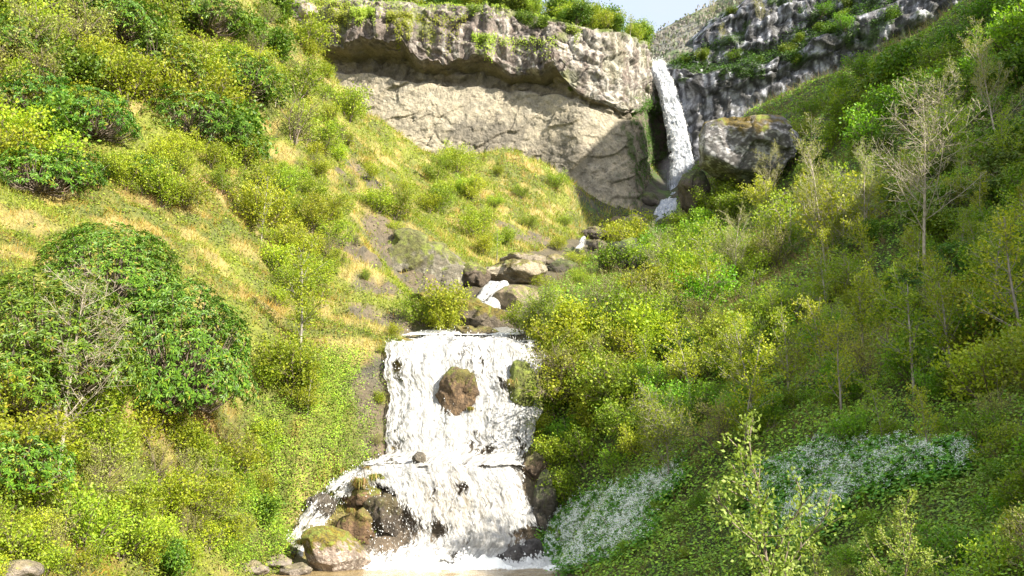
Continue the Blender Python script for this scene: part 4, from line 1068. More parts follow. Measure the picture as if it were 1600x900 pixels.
# ------------------------------------------------------------------ ground cover
def visible_world(n, seed, ref=22.0, margin=160, ymax=118):
    """points over the ground in and round the view, thinner with distance"""
    r = np.random.default_rng(seed)
    out = []; tot = 0
    while tot < n:
        m = 400000
        # uniform over the ground, thinned by distance
        x = r.uniform(-55, 62, m); y = r.uniform(4, ymax, m)
        d = np.hypot(x, y)
        keep = r.random(m) < np.clip((ref / d) ** 2, 0, 1)
        x, y = x[keep], y[keep]; z = height(x, y)
        p = np.stack([x, y, z], 1); a, b, zc = project(p)
        k = (a > -margin) & (a < 1600 + margin) & (b > -margin) & (b < 900 + margin + 120)
        p = p[k]; out.append(p); tot += len(p)
    return np.concatenate(out)[:n]

def stuff_mesh(name, parts, mat, label, smooth=False):
    V, Fc, C_ = [], [], []; base = 0
    for v, f, c_ in parts:
        V.append(v); Fc.append(f + base); C_.append(c_); base += len(v)
    o = link(name, mesh_np(name, np.concatenate(V), np.concatenate(Fc), mat, np.concatenate(C_), smooth=smooth))
    tag(o, label, kind='stuff'); return o

m_cover = leaf_mat('cover_leaf', None, trans=0.35, attr=True, rough=0.55)
def blades(pts_, hgt, wid, lean, seed, cols, nrm=None):
    r = np.random.default_rng(seed); n = len(pts_)
    a = r.random(n) * 6.28; h = hgt * r.uniform(0.5, 1.2, n)
    up_ = np.array([0, 0, 1.0]); d = unit(up_ + r.normal(0, lean, (n, 3)) + (0.5 * nrm if nrm is not None else 0))
    sd_ = unit(np.cross(d, np.stack([np.cos(a), np.sin(a), np.zeros(n)], 1)))
    w = wid * r.uniform(0.6, 1.3, n)
    bend = np.stack([np.cos(a), np.sin(a), -0.5 + 0 * a], 1) * (h * r.uniform(0.1, 0.5, n))[:, None]
    v = np.stack([pts_ - sd_ * w[:, None] * 0.5, pts_ + sd_ * w[:, None] * 0.5, pts_ + d * h[:, None] + bend * 0.7], 1)
    f = (np.arange(n) * 3)[:, None] + np.arange(3)[None]
    return v.reshape(-1, 3), f, np.repeat(cols, 3, 0)
def flat_leaves(pts_, nrm, size, seed, cols, rise=0.12, up_=0.5, asp=0.75):
    r = np.random.default_rng(seed); n = len(pts_)
    nn = unit(nrm * 0.6 + np.array([0, 0, up_]) + r.normal(0, 0.35, (n, 3))); d = unit(np.cross(nn, r.normal(0, 1, (n, 3))))
    s = size * r.uniform(0.6, 1.3, n) if np.isscalar(size) else size * r.uniform(0.6, 1.3, n)
    c0 = pts_ + nrm * (rise * r.random(n))[:, None]
    v, f = leaves(c0, d, nn, s, s * asp, r)
    f = np.concatenate([f[:, [0, 1, 2]], f[:, [0, 2, 3]]])
    return v, f, np.repeat(cols, 4, 0)

def pal(n, seed, *cs):
    r = np.random.default_rng(seed); cs = np.array(cs); k = r.integers(0, len(cs), n)
    return cs[k] * r.uniform(0.75, 1.3, (n, 1))

def streamx(y): return np.interp(y, spath[:, 1], spath[:, 0])
G = visible_world(800000, 11, ref=14)
sdG = seg_dist(G[:, :2], spath); isR = G[:, 0] > streamx(G[:, 1])
ga, gb, gz = project(G)
nG1 = fbm(G, 0.22, 4, 21); nG2 = fbm(G, 0.55, 4, 33); nG3 = fbm(G, 1.2, 3, 77)
# bare rock stays bare
gi = np.clip(((G[:, 0] - GX0) / GS).round().astype(int), 0, len(gx) - 1); gj = np.clip(((G[:, 1] - GY0) / GS).round().astype(int), 0, len(gy) - 1)
rk = rockm.reshape(XX.shape)[gi, gj]
okG = (sdG > 3.0 + 0.8 * nG3 + np.where(isR, -0.2, 0.5)) | (G[:, 1] > 60) & (sdG > 2.2)
okG &= ~((G[:, 1] < 33) & (G[:, 0] > -7.5) & (G[:, 0] < 2.0) & (G[:, 2] < 0.4))
okG &= np.random.default_rng(3).random(len(G)) > rk * 0.8
G = G[okG]; isR = isR[okG]; ga, gb, gz = ga[okG], gb[okG], gz[okG]; nG1, nG2, nG3 = nG1[okG], nG2[okG], nG3[okG]; sdG = sdG[okG]
Nn = normal(G[:, 0], G[:, 1]); dist = np.hypot(G[:, 0], G[:, 1]); sc = np.clip(dist / 24, 0.42, 4.0) ** 0.85
rr_ = np.random.default_rng(91).random(len(G))
# bright leafy bank next to the cascade
bank = in_poly(ga, gb, [(455, 560), (520, 545), (600, 560), (590, 700), (520, 740), (440, 860), (340, 880), (330, 760), (400, 640)]) & ~isR
left = ~isR
k = left & ~bank & (rr_ < 0.45 + 0.3 * nG2)
def mix_cols(k, seed):
    n = int(k.sum()); a = smoothstep(-0.3, 0.25, nG1[k])[:, None]; b = 0.95 * smoothstep(-0.02, 0.42, nG2[k])[:, None]; c3 = 1.0 * smoothstep(0.18, 0.55, nG3[k] - 0.4 * nG1[k])[:, None]
    c_ = (1 - a) * pal(n, seed, (0.130, 0.189, 0.020), (0.169, 0.216, 0.022)) + a * pal(n, seed + 1, (0.221, 0.284, 0.024), (0.273, 0.297, 0.033))
    c_ = (1 - b) * c_ + b * pal(n, seed + 2, (0.468, 0.378, 0.121), (0.390, 0.297, 0.099), (0.312, 0.311, 0.066)); c_ = (1 - 0.7 * c3) * c_ + 0.7 * c3 * pal(n, seed + 3, (0.390, 0.203, 0.033), (0.338, 0.230, 0.055))
    q = G[k]; m_ = np.zeros(n)
    for (a_, b__, r_) in ((250, 650, 1.3), (300, 640, 1.1), (330, 700, 1.0), (30, 620, 1.0), (200, 640, 0.9), (190, 270, 2.0), (100, 290, 1.6), (60, 690, 0.9), (340, 300, 1.5), (230, 300, 1.8)):
        h_ = hit(a_, b__)[0]; m_ = np.maximum(m_, smoothstep(1.3, 0.5, np.linalg.norm(q - h_, axis=1) / r_ + 0.4 * nG3[k]))
    m_ = m_[:, None] * 0.8; c_ = (1 - m_) * c_ + m_ * pal(n, seed + 7, (0.42, 0.20, 0.12), (0.46, 0.30, 0.17), (0.30, 0.14, 0.08))
    return c_
g1 = blades(G[k], 0.26 * sc[k], 0.020 * sc[k], 0.45, 5, mix_cols(k, 50), Nn[k])
stuff_mesh('grass', [g1], m_cover, 'dry and green grass on the sunlit left slope')
k = left & ~bank & (rr_ > 0.45 + 0.3 * nG2) & (nG2 < 0.3)
n = int(k.sum())
stuff_mesh('undergrowth', [flat_leaves(G[k], Nn[k], 0.07 * sc[k], 6, pal(n, 60, (0.117, 0.176, 0.017), (0.182, 0.257, 0.022), (0.247, 0.297, 0.028), (0.156, 0.176, 0.022)), 0.25)], m_cover, 'low leafy herbs on the sunlit left slope')
# denser bright leaves on the bank
r = np.random.default_rng(14)
B = G[bank]; B = B[fbm(B, 0.9, 3, 15) > -0.3]; B = np.repeat(B, 9, 0) + np.c_[r.normal(0, 0.22, (len(B) * 9, 2)), np.zeros(len(B) * 9)]; B[:, 2] = height(B[:, 0], B[:, 1])
stuff_mesh('undergrowth', [flat_leaves(B, normal(B[:, 0], B[:, 1]), 0.062, 7, pal(len(B), 61, (0.17, 0.29, 0.022), (0.23, 0.38, 0.028), (0.28, 0.40, 0.03), (0.17, 0.21, 0.03), (0.11, 0.19, 0.018)) * (0.65 + 0.6 * smoothstep(-0.3, 0.4, fbm(B, 1.6, 3, 19)))[:, None], 0.38)], m_cover, 'bright green leafy herbs covering the bank left of the cascade')
# right slope
k = isR
GR = G[k]; n = len(GR); rR = rr_[k]
kg = rR < 0.22; 
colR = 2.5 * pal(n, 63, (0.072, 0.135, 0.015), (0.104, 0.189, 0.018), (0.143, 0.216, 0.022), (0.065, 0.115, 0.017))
green_patch = smoothstep(0.1, 0.5, nG1[k])[:, None]; colR = colR * (1 - 0.5 * green_patch) + 0.5 * green_patch * np.array([0.12, 0.20, 0.02])  # noise patches blended towards one plain green
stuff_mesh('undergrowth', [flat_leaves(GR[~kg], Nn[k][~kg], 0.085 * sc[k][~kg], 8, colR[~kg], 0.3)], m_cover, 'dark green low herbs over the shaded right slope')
kb = kg
brush = np.zeros(len(GR))
for (a_, b__, Y_, r_) in ((1230, 470, 42, 5.0), (1180, 560, 36, 3.5), (1290, 520, 35, 3.0), (1120, 480, 43, 2.5), (1330, 690, 25, 1.6), (1500, 690, 18, 1.6), (1350, 370, 44, 2.5), (1520, 240, 45, 2.5), (1100, 700, 28, 2.0)):
    brush = np.maximum(brush, smoothstep(1.2, 0.5, np.linalg.norm(GR - P(a_, b__, Y_), axis=1) / r_ + 0.4 * nG2[k]))
cB = pal(int(kb.sum()), 64, (0.208, 0.162, 0.077), (0.286, 0.230, 0.110), (0.117, 0.149, 0.033), (0.091, 0.162, 0.022), (0.169, 0.095, 0.055)); bb = brush[kb][:, None]; cB = cB * (1 - bb) + bb * pal(int(kb.sum()), 65, (0.26, 0.14, 0.09), (0.34, 0.24, 0.16), (0.18, 0.10, 0.06))
stuff_mesh('grass', [blades(GR[kb], 0.55 * sc[k][kb], 0.016 * sc[k][kb], 0.7, 9, cB, Nn[k][kb])], m_cover, 'dry stalks and long grass over the shaded right slope')
# white flowers
m_flower, nt, out = new_mat('white_petals'); b = N(nt, 'ShaderNodeBsdfPrincipled'); b.inputs['Base Color'].default_value = (0.78, 0.82, 0.78, 1); b.inputs['Roughness'].default_value = 0.6; nt.links.new(b.outputs[0], out.inputs[0])
def flower_patch(poly, n, seed, label, gpat=0.1):
    r = np.random.default_rng(seed); poly = np.array(poly, float)
    a = r.uniform(poly[:, 0].min(), poly[:, 0].max(), n * 4); b_ = r.uniform(poly[:, 1].min(), poly[:, 1].max(), n * 4)
    q = in_poly(a, b_, poly); h = hit(a[q], b_[q])[:n]; h = np.nan_to_num(h)
    h[:, :2] += r.normal(0, 0.12, (len(h), 2)); h[:, 2] = height(h[:, 0], h[:, 1])
    cen_ = in_poly(a[q][:len(h)], b_[q][:len(h)], poly.mean(0) + (poly - poly.mean(0)) * 0.72); msk = r.random(len(h)) < (0.22 + 0.75 * smoothstep(-0.2, 0.5, fbm(h, 0.6, 4, seed + 1) + 0.9 * fbm(h, 2.2, 2, seed + 4) - gpat)) * np.where(cen_, 0.9, 0.4); 
    nr = normal(h[:, 0], h[:, 1])
    # leaves under
    hl = np.repeat(h, 3, 0) + np.c_[r.normal(0, 0.1, (len(h) * 3, 2)), np.zeros(len(h) * 3)]; hl[:, 2] = height(hl[:, 0], hl[:, 1])
    stuff_mesh('undergrowth', [flat_leaves(hl, normal(hl[:, 0], hl[:, 1]), 0.10, seed, pal(len(hl), seed, (0.09, 0.25, 0.025), (0.14, 0.33, 0.03), (0.10, 0.28, 0.04)), 0.28)], m_cover, 'fresh green leaves under the ' + label)
    c0 = h[msk] + nr[msk] * r.uniform(0.18, 0.36, msk.sum())[:, None]; K = 9; m = len(c0)
    cc0 = np.repeat(c0, K, 0) + r.normal(0, 0.026, (m * K, 3)); nn = unit(np.repeat(nr[msk], K, 0) + r.normal(0, 0.6, (m * K, 3)) + np.array([0, -0.4, 0.3])); dd = unit(np.cross(nn, r.normal(0, 1, (m * K, 3))))
    s = r.uniform(0.009, 0.018, m * K) * np.repeat(np.clip(c0[:, 1] / 18, 0.6, 1.6), K)
    v, f = leaves(cc0, dd, nn, s, s * 0.9, r)
    o = link('flower_foliage', mesh_np('flowers', v, f, m_flower, smooth=False)); tag(o, label, kind='stuff')
flower_patch([(855, 880), (850, 815), (910, 790), (1000, 752), (1075, 728), (1065, 770), (1020, 800), (1030, 845), (960, 880), (900, 898)], 15000, 301, 'white wildflowers spilling down the bank right of the pool', 0.0)
flower_patch([(1170, 750), (1260, 712), (1400, 700), (1525, 708), (1520, 745), (1440, 760), (1330, 790), (1290, 850), (1210, 850)], 12000, 302, 'white wildflowers on the shaded right bank behind the spring leaved sapling', 0.08)
# ------------------------------------------------------------------ plants: one of each kind, then copies
SH = [register(shrub(100 + i, H=[2.0, 1.6, 2.3, 1.9, 1.5, 2.2][i], spread=[0.5, 1.1, 0.8, 0.6, 1.3, 0.4][i], nl=[2600, 3000, 2300, 3200, 2500, 1800][i], mat=[LEAF_SPRING, LEAF_SPRING, LEAF_BUD, LEAF_SPRING, LEAF_OLIVE, LEAF_BUD][i], jit=[0.15, 0.1, 0.12, 0.2, 0.12, 0.08][i], L=[0.10, 0.085, 0.07, 0.11, 0.09, 0.07][i], Wd=[0.065, 0.055, 0.045, 0.07, 0.055, 0.045][i], stems=[6, 9, 8, 6, 9, 7][i])) for i in range(6)]
OL = [register(shrub(120 + i, H=2.2, spread=[0.6, 0.8, 0.5][i], nl=3400, mat=LEAF_OLIVE, jit=0.16, L=0.115, Wd=0.07, stems=7)) for i in range(3)]
DP = [register(shrub(140 + i, H=1.9, spread=[0.8, 1.0, 0.7][i], nl=3400, mat=LEAF_DEEP, jit=0.17, L=0.15, Wd=0.09, stems=7)) for i in range(3)]
SHD = [register(shrub(160 + i, H=1.9, spread=[0.6, 0.9, 0.7][i], nl=2400, mat=LEAF_SHADE, jit=0.13, L=0.105, Wd=0.07, stems=7)) for i in range(3)]
HZ = [register(shrub(180 + i, H=2.6, spread=[0.35, 0.5, 0.45][i], nl=2400, mat=LEAF_BRIGHT, jit=0.09, L=0.10, Wd=0.075, stems=8, bark=BARK_PALE)) for i in range(3)]
for o in HZ: o.name = 'hazel_shrub'; _tree[o.name] = [(c_, []) for c_ in children_of(o)]
for o in DP: o.name = 'evergreen_shrub'; _tree[o.name] = [(c_, []) for c_ in children_of(o)]
for o in OL: o.name = 'twiggy_shrub'; _tree[o.name] = [(c_, []) for c_ in children_of(o)]
for o in SHD: o.name = 'woodland_shrub'; _tree[o.name] = [(c_, []) for c_ in children_of(o)]
RH = [register(rhododendron(200 + i, n=430, lump=0.28)) for i in range(3)]
TW = [register(bare_tree(220 + i, 3.2, levels=2, kids=(16, 7), ratio=0.38, r0=0.03, bark=BARK_GREY, nl=1700, leafm=LEAF_SPRING, name='sapling', start=0.25)) for i in range(3)]

cnt = {}
def auto(kindlist, px, py, H, label, cat, group, seed, hbase=2.0, sink=0.12, jitter=0.25, tiltd=True):
    """plants rooted where the lines of sight through the given pixels meet the ground; H in metres"""
    r = np.random.default_rng(seed)
    h = hit(px, py); n = 0
    for i, q in enumerate(h):
        if np.isnan(q[0]): continue
        s = (H if np.isscalar(H) else H[i]) / hbase * r.uniform(1 - jitter, 1 + jitter)
        pr = kindlist[int(r.integers(0, len(kindlist)))]
        nn = normal(q[0], q[1]); t = 0.25 if tiltd else 0.08
        place(pr, (q[0], q[1], q[2] - sink * s), r.random() * 6.28, s, label, cat, group, tilt=(-nn[1] * t, nn[0] * t)); n += 1
    return n
def scatter(poly, n, seed, mind=None):
    """roots spread over a patch of slope: best-candidate so they keep apart"""
    r = np.random.default_rng(seed); poly = np.array(poly, float); out = []
    while len(out) < n:
        best, bd = None, -1
        for _ in range(8):
            while True:
                a = r.uniform(poly[:, 0].min(), poly[:, 0].max()); b_ = r.uniform(poly[:, 1].min(), poly[:, 1].max())
                if in_poly(np.array([a]), np.array([b_]), poly)[0]: break
            d = min([math.hypot(a - u, b_ - w) for u, w in out], default=1e9)
            if d > bd: best, bd = (a, b_), d
        out.append(best)
    o = np.array(out); return o[:, 0], o[:, 1]

# big rhododendrons of the left slope
def one(protos, k, px, py, H, label, cat, hbase=2.0, rz=0.0, sz=None, group=None, sink=0.12, s=None, tilt=(0, 0)):
    q = hit(px, py)[0]; s = H / hbase if s is None else s
    return place(protos[k], (q[0], q[1], q[2] - sink * s), rz, s, label, cat, group, tilt=tilt, sz=sz)
gR = 'rhododendron bushes of the valley'
RB = register(rhododendron(230, R=1.6, H=1.9, n=1700, leaf=0.095, wid=0.032, lump=0.10))
q = hit(272, 610)[0]; place(RB, (q[0], q[1], q[2] - 0.3), 0.3, 1.6, 'biggest domed dark green rhododendron, right of the pale bare tree on the left slope', 'bush', gR, sz=1.95)
one([RB], 0, 70, 590, 0, 'large dark rhododendron behind the pale bare tree at the left edge', 'bush', s=1.55, rz=2.0, group=gR)
one([RB], 0, 165, 480, 0, 'rhododendron dome standing above and between the two largest', 'bush', s=1.5, rz=4.0, group=gR)
one(RH, 0, 245, 650, 0, 'small rhododendron with drooping leaves directly below the biggest dome', 'bush', s=0.75, rz=1.0, group=gR)
one(RH, 1, 15, 640, 0, 'rhododendron at the left edge below the bare tree branches', 'bush', s=0.9, rz=1.0, group=gR)
one(RH, 2, 20, 760, 0, 'low glossy rhododendron at the left edge above the bottom corner', 'bush', s=0.8, rz=3.0, group=gR)
for i, (a, b_, s, lab) in enumerate([(60, 300, 1.2, 'rhododendron on the left edge above the dry grass'), (140, 215, 1.5, 'rhododendron with a dark hollow foot above the dry grass hollow'), (60, 180, 1.4, 'rhododendron at the left edge, uphill of the dark hollow one'),
    (300, 215, 1.7, 'rhododendron above the dry grass patch, left of the slim saplings'), (350, 240, 1.5, 'rhododendron at the right end of the thicket above the dry grass'), (250, 130, 1.8, 'dark rhododendron in the middle of the upper thicket'),
    (370, 150, 1.7, 'rhododendron in the upper thicket towards the cliff'), (180, 60, 1.9, 'dark rhododendron high in the upper thicket'), (320, 50, 1.9, 'rhododendron near the top frame edge of the upper thicket'), (90, 40, 1.9, 'rhododendron near the top left corner'), (20, 100, 1.6, 'rhododendron in the top left corner, lower one'), (230, 280, 0.8, 'small shrubby rhododendron in the dry grass'),
    (110, 290, 1.0, 'rhododendron tucked under the dark hollow one')]):
    one(RH, i % 3, a, b_, 0, lab, 'bush', s=s, rz=i * 1.3, group=gR)
# upper thicket
gU = 'leafy shrubs of the left slope'
a, b_ = scatter([(-60, -40), (420, -30), (500, 110), (470, 230), (380, 250), (280, 180), (180, 190), (120, 250), (40, 300), (-60, 300)], 60, 1)
auto(SH[:3] + DP[:2] + OL[:2], a, b_, 3.0, 'dense green shrub in the sunlit thicket high on the left slope', 'shrub', gU, 2)
a, b_ = scatter([(400, -20), (470, 60), (540, 170), (560, 260), (500, 260), (460, 180), (400, 100)], 20, 3)
auto(SH, a, b_, 1.7, 'light green shrub along the ridge edge in front of the pale cliff', 'shrub', gU, 4)
a, b_ = scatter([(150, 280), (330, 240), (520, 280), (540, 420), (420, 520), (400, 340), (240, 330)], 34, 5)
auto(OL + SH[:2], a, b_, 1.5, 'small shrub dotted over the dry grass of the left slope', 'shrub', gU, 6)
a, b_ = scatter([(0, 620), (160, 640), (250, 700), (420, 560), (500, 560), (470, 680), (400, 800), (300, 880), (-30, 900)], 46, 7)
auto(SH + OL, a, b_, 1.35, 'yellow green leafy shrub low on the left bank', 'shrub', gU, 8, jitter=0.3)
a, b_ = scatter([(-60, 800), (420, 800), (420, 872), (330, 905), (-60, 930)], 26, 9)
auto(SH[:3] + DP[:1], a, b_, 1.0, 'leafy shrub in the bottom left of the view', 'shrub', gU, 10)
a, b_ = scatter([(560, 290), (700, 250), (880, 300), (900, 360), (820, 390), (760, 420), (700, 340), (600, 330)], 15, 11)
auto(OL + SH[:1], a, b_, 1.6, 'olive shrub on the green spur below the pale cliff', 'shrub', gU, 12)
a, b_ = scatter([(640, 240), (700, 230), (760, 300), (740, 400), (690, 360)], 6, 13)
auto(OL, a, b_, 2.0, 'olive shrub in the gully between the two grassy spurs', 'shrub', gU, 14)
for i, (a, b_, H, lab) in enumerate([(410, 365, 2.6, 'rounded olive shrub at the foot of the slim twin sapling'), (620, 345, 2.2, 'tangled shrub overhanging the grey rock face'), (590, 335, 1.8, 'dark shrub at the left shoulder of the grey rock face'), (690, 520, 2.2, 'olive shrub hanging over the left end of the cascade lip'), (660, 515, 1.7, 'small shrub on the bank left of the cascade lip'), (820, 525, 1.6, 'shrub drooping over the quiet water above the lip'), (545, 190, 3.0, 'green shrub on the ridge against the pale wall'), (715, 275, 2.4, 'shrub standing before the damp stain on the pale wall'), (345, 590, 1.6, 'shrub at the right foot of the biggest rhododendron'), (455, 620, 2.2, 'thin leaved shrub left of the bright bank'), (500, 240, 2.4, 'olive shrub on the slope shoulder below the cliff')]):
    one(OL, i % 3, a, b_, H, lab, 'shrub', rz=i * 0.9, group=gU)
# fall-side rocks: hanging shrubs of the right bank
gV = 'leafy shrubs of the right slope'
a, b_ = scatter([(850, 560), (950, 500), (1020, 480), (1040, 560), (1000, 640), (930, 690), (860, 700)], 26, 21)
auto(SH[1:] + OL[:1], a, b_, 2.3, 'yellow green shrub crowding the right bank of the upper cascade', 'shrub', gV, 22)
a, b_ = scatter([(860, 700), (960, 640), (1010, 700), (1000, 760), (900, 800), (860, 800)], 9, 23)
auto(OL + SHD, a, b_, 1.6, 'dim shrub leaning over the right side of the lower cascade', 'shrub', gV, 24)
a, b_ = scatter([(940, 420), (1080, 330), (1180, 310), (1130, 400), (1000, 440)], 16, 25)
auto(OL + SHD, a, b_, 2.8, 'shrub on the bank below the huge lichen spotted boulder', 'shrub', gV, 26)
a, b_ = scatter([(1000, 480), (1180, 400), (1250, 400), (1150, 520), (1040, 560)], 16, 27)
auto(SH + SHD[:1], a, b_, 2.2, 'yellow green shrub in the sunlit patch of the right slope', 'shrub', gV, 28)
a, b_ = scatter([(1280, 210), (1450, 120), (1620, -40), (1680, 60), (1560, 200), (1400, 230), (1300, 260)], 30, 29)
auto(SHD + DP[:1], a, b_, 3.4, 'dark green shrub high on the shaded right slope', 'shrub', gV, 30)
a, b_ = scatter([(1240, 250), (1600, 230), (1700, 420), (1500, 440), (1380, 380), (1280, 320)], 34, 31)
auto(SHD + DP, a, b_, 1.7, 'deep green shrub on the shaded slope between the bare trees', 'shrub', gV, 32)
a, b_ = scatter([(1000, 620), (1200, 500), (1450, 460), (1680, 440), (1680, 640), (1300, 640), (1100, 720)], 64, 33)
auto(SHD + SH[1:3] + OL[:1], a, b_, 1.4, 'loose leafy shrub across the middle of the shaded right slope', 'shrub', gV, 34)
a, b_ = scatter([(1250, 640), (1700, 620), (1750, 960), (1500, 930), (1530, 740), (1300, 690)], 22, 35)
auto(SHD + SH[4:], a, b_, 0.85, 'leafy shrub low on the shaded right bank', 'shrub', gV, 36)
a, b_ = scatter([(1050, 780), (1200, 800), (1500, 850), (1500, 960), (980, 960), (960, 900)], 22, 37)
auto(SHD[:2] + SH[4:], a, b_, 0.6, 'low leafy plant in the shaded bottom of the view', 'shrub', gV, 38)
a, b_ = scatter([(1180, 245), (1260, 185), (1380, 100), (1470, 50), (1470, 150), (1300, 235)], 22, 39)
auto(SHD + SH[4:] + OL[:1], a, b_, 2.6, 'shrub on the slope behind the huge lichen spotted boulder', 'shrub', gV, 40)
# rhododendrons on the right
for i, (a, b_, s, lab) in enumerate([(1440, 480, 0.9, 'glossy rhododendron beside the tall slim bare tree'), (1510, 440, 0.95, 'glossy rhododendron on the shaded slope right of the tall bare tree'), (1580, 400, 0.9, 'rhododendron at the right edge in the shade'), (1330, 400, 0.6, 'small rhododendron below the sunlit hazel stems'), (1560, 300, 0.8, 'rhododendron near the right edge above the others'), (1250, 400, 0.55, 'small rhododendron left of the sunlit hazel stems'), (1090, 560, 0.8, 'rhododendron in the mid right bank shrubs'), (1030, 560, 0.7, 'rhododendron near the yellow green bank shrubs')]):
    one(RH, i % 3, a, b_, 0, lab, 'bush', s=s, rz=i * 2.1, group=gR)
# hazels in the sun
gH = 'yellow hazels on the right slope'
for i, (a, b_, H, lab) in enumerate([(1230, 400, 3.6, 'bright yellow hazel left of the forked pale stems'), (1300, 400, 4.4, 'bright yellow hazel with forked pale stems'), (1190, 350, 3.6, 'straw coloured hazel below the huge lichen spotted boulder'), (1060, 490, 2.6, 'round bright yellow hazel in the middle of the right slope'), (1110, 480, 2.4, 'bright hazel right of the round yellow one'), (1040, 440, 3.0, 'upright pale twigged hazel above the round yellow one'), (1120, 420, 3.6, 'hazel with feathery tips, uphill of the round yellow one'), (1340, 350, 3.2, 'yellow hazel at the foot of the bare cream tree'), (1480, 260, 3.8, 'hazel with sparse yellow leaves left of the upper bare tree'), (1170, 430, 2.4, 'low hazel at the lower edge of the sunlit patch'), (870, 545, 2.6, 'yellow green hazel right beside the cascade lip'), (1270, 340, 3.0, 'yellow hazel against the foot of the dark shrubs')]):
    one(HZ, i % 3, a, b_, H, lab, 'shrub', hbase=2.6, rz=i * 1.7, group=gH)
# trees
T1 = register(bare_tree(301, 5.6, levels=3, kids=(26, 8, 5), ratio=0.42, r0=0.055, bark=BARK_PALE, nl=2500, leafm=LEAF_BUD, L=0.04, Wd=0.025, start=0.28, angle=(0.75, 1.15), wob=0.06, up=0.1))
one([T1], 0, 90, 770, 5.6, 'pale bare tree with a wide fan of twigs before the left rhododendrons', 'tree', hbase=5.6, rz=0.4, group='bare trees')
T2b = register(bare_tree(302, 6.0, levels=3, kids=(24, 9, 5), ratio=0.42, r0=0.045, bark=BARK_PALE, nl=2200, leafm=LEAF_BUD, L=0.045, Wd=0.03, start=0.38, angle=(0.7, 1.1), wob=0.06, up=0.15))
one([T2b], 0, 1447, 480, 9.2, 'tall cream bare tree with level boughs, centre of the right slope', 'tree', hbase=6.0, rz=1.4, group='bare trees')
T3 = register(bare_tree(303, 4.5, levels=3, kids=(16, 8, 5), ratio=0.48, r0=0.042, bark=BARK_PALE, nl=4200, leafm=LEAF_BUD, L=0.05, Wd=0.035, start=0.12, angle=(0.45, 0.95), wob=0.09, up=0.3))
one([T3], 0, 1555, 215, 5.6, 'bare tree with upswept pale branches by the right frame edge', 'tree', hbase=4.5, rz=0.4, group='bare trees')
for a, b__, H_, rz_, lb in ((1290, 415, 6.0, 0.9, 'forked pale tree with yellow buds in the middle of the sunlit hazels'), (1480, 250, 5.0, 2.2, 'yellow leaved upright tree left of the upswept bare tree'), (1350, 380, 4.4, 4.0, 'pale budding tree left of the tall cream bare tree'), (1030, 470, 3.6, 5.0, 'pale twiggy tree above the yellow green bank shrubs'), (1150, 450, 3.8, 3.1, 'budding tree between the round yellow hazel and the forked tree')):
    one([T3], 0, a, b__, H_, lb, 'tree', hbase=4.5, rz=rz_, group='bare trees')
one([T3], 0, 1205, 330, 4.6, 'straw coloured bare tree in front of the huge lichen spotted boulder', 'tree', hbase=4.5, rz=2.4, group='bare trees')
T4 = register(bare_tree(304, 3.0, levels=3, kids=(14, 9, 6), ratio=0.62, r0=0.04, bark=BARK_GREY, nl=6500, leafm=LEAF_SPRING, start=0.25, angle=(0.6, 1.15), wob=0.13, up=0.2, L=0.055, Wd=0.038, jit=0.07))
T4.name = 'spreading_tree'; _tree[T4.name] = [(c_, children_of(c_)) for c_ in children_of(T4)]
one([T4], 0, 1045, 760, 3.0, 'crooked small tree over the flower bank right of the cascade', 'tree', hbase=3.0, rz=1.0, group='bare trees', tilt=(0.0, -0.15))
one([T4], 0, 850, 548, 2.8, 'light twiggy tree leaning over the right end of the cascade lip', 'tree', hbase=3.0, rz=3.6, group='bare trees')
one([T1], 0, 160, 60, 5.0, 'bare forked tree rising from the upper left thicket', 'tree', hbase=5.6, rz=2.0, group='bare trees')
gS = 'slim saplings on the slopes'
for i, (a, b_, H, lab) in enumerate([(408, 380, 4.4, 'slim twin stemmed sapling above the biggest rhododendron'), (470, 570, 6.2, 'tall slim sapling with a bare pale lower trunk on the left slope'), (150, 720, 3.0, 'slim pale sapling right of the bare fan tree'), (430, 170, 3.8, 'slim sapling on the ridge shoulder near the cliff'), (776, 410, 3.4, 'thin pale sapling above the broad cream rock'), (480, 660, 2.6, 'leaning sapling left of the bright bank'), (1320, 410, 4.6, 'thin trunked sapling among the sunlit hazels'), (1150, 640, 2.4, 'thin sapling in the middle of the shaded slope'), (1380, 700, 2.0, 'dark thin sapling over the shaded flower bank'), (1450, 720, 1.8, 'dark thin sapling at the right of the flower bank'), (1560, 640, 2.0, 'sapling near the right edge above the flowers'), (860, 620, 2.6, 'sapling at the right edge of the upper step'), (1240, 600, 2.4, 'grey sapling in the brown brush of the right slope'), (640, 330, 2.6, 'sapling above the grey rock face'), (860, 330, 2.6, 'small sapling on the crest of the green spur'), (600, 300, 2.6, 'sapling on the lit slope below the ridge')]):
    one(TW, i % 3, a, b_, H, lab, 'tree', hbase=3.2, rz=i * 1.1, group=gS)
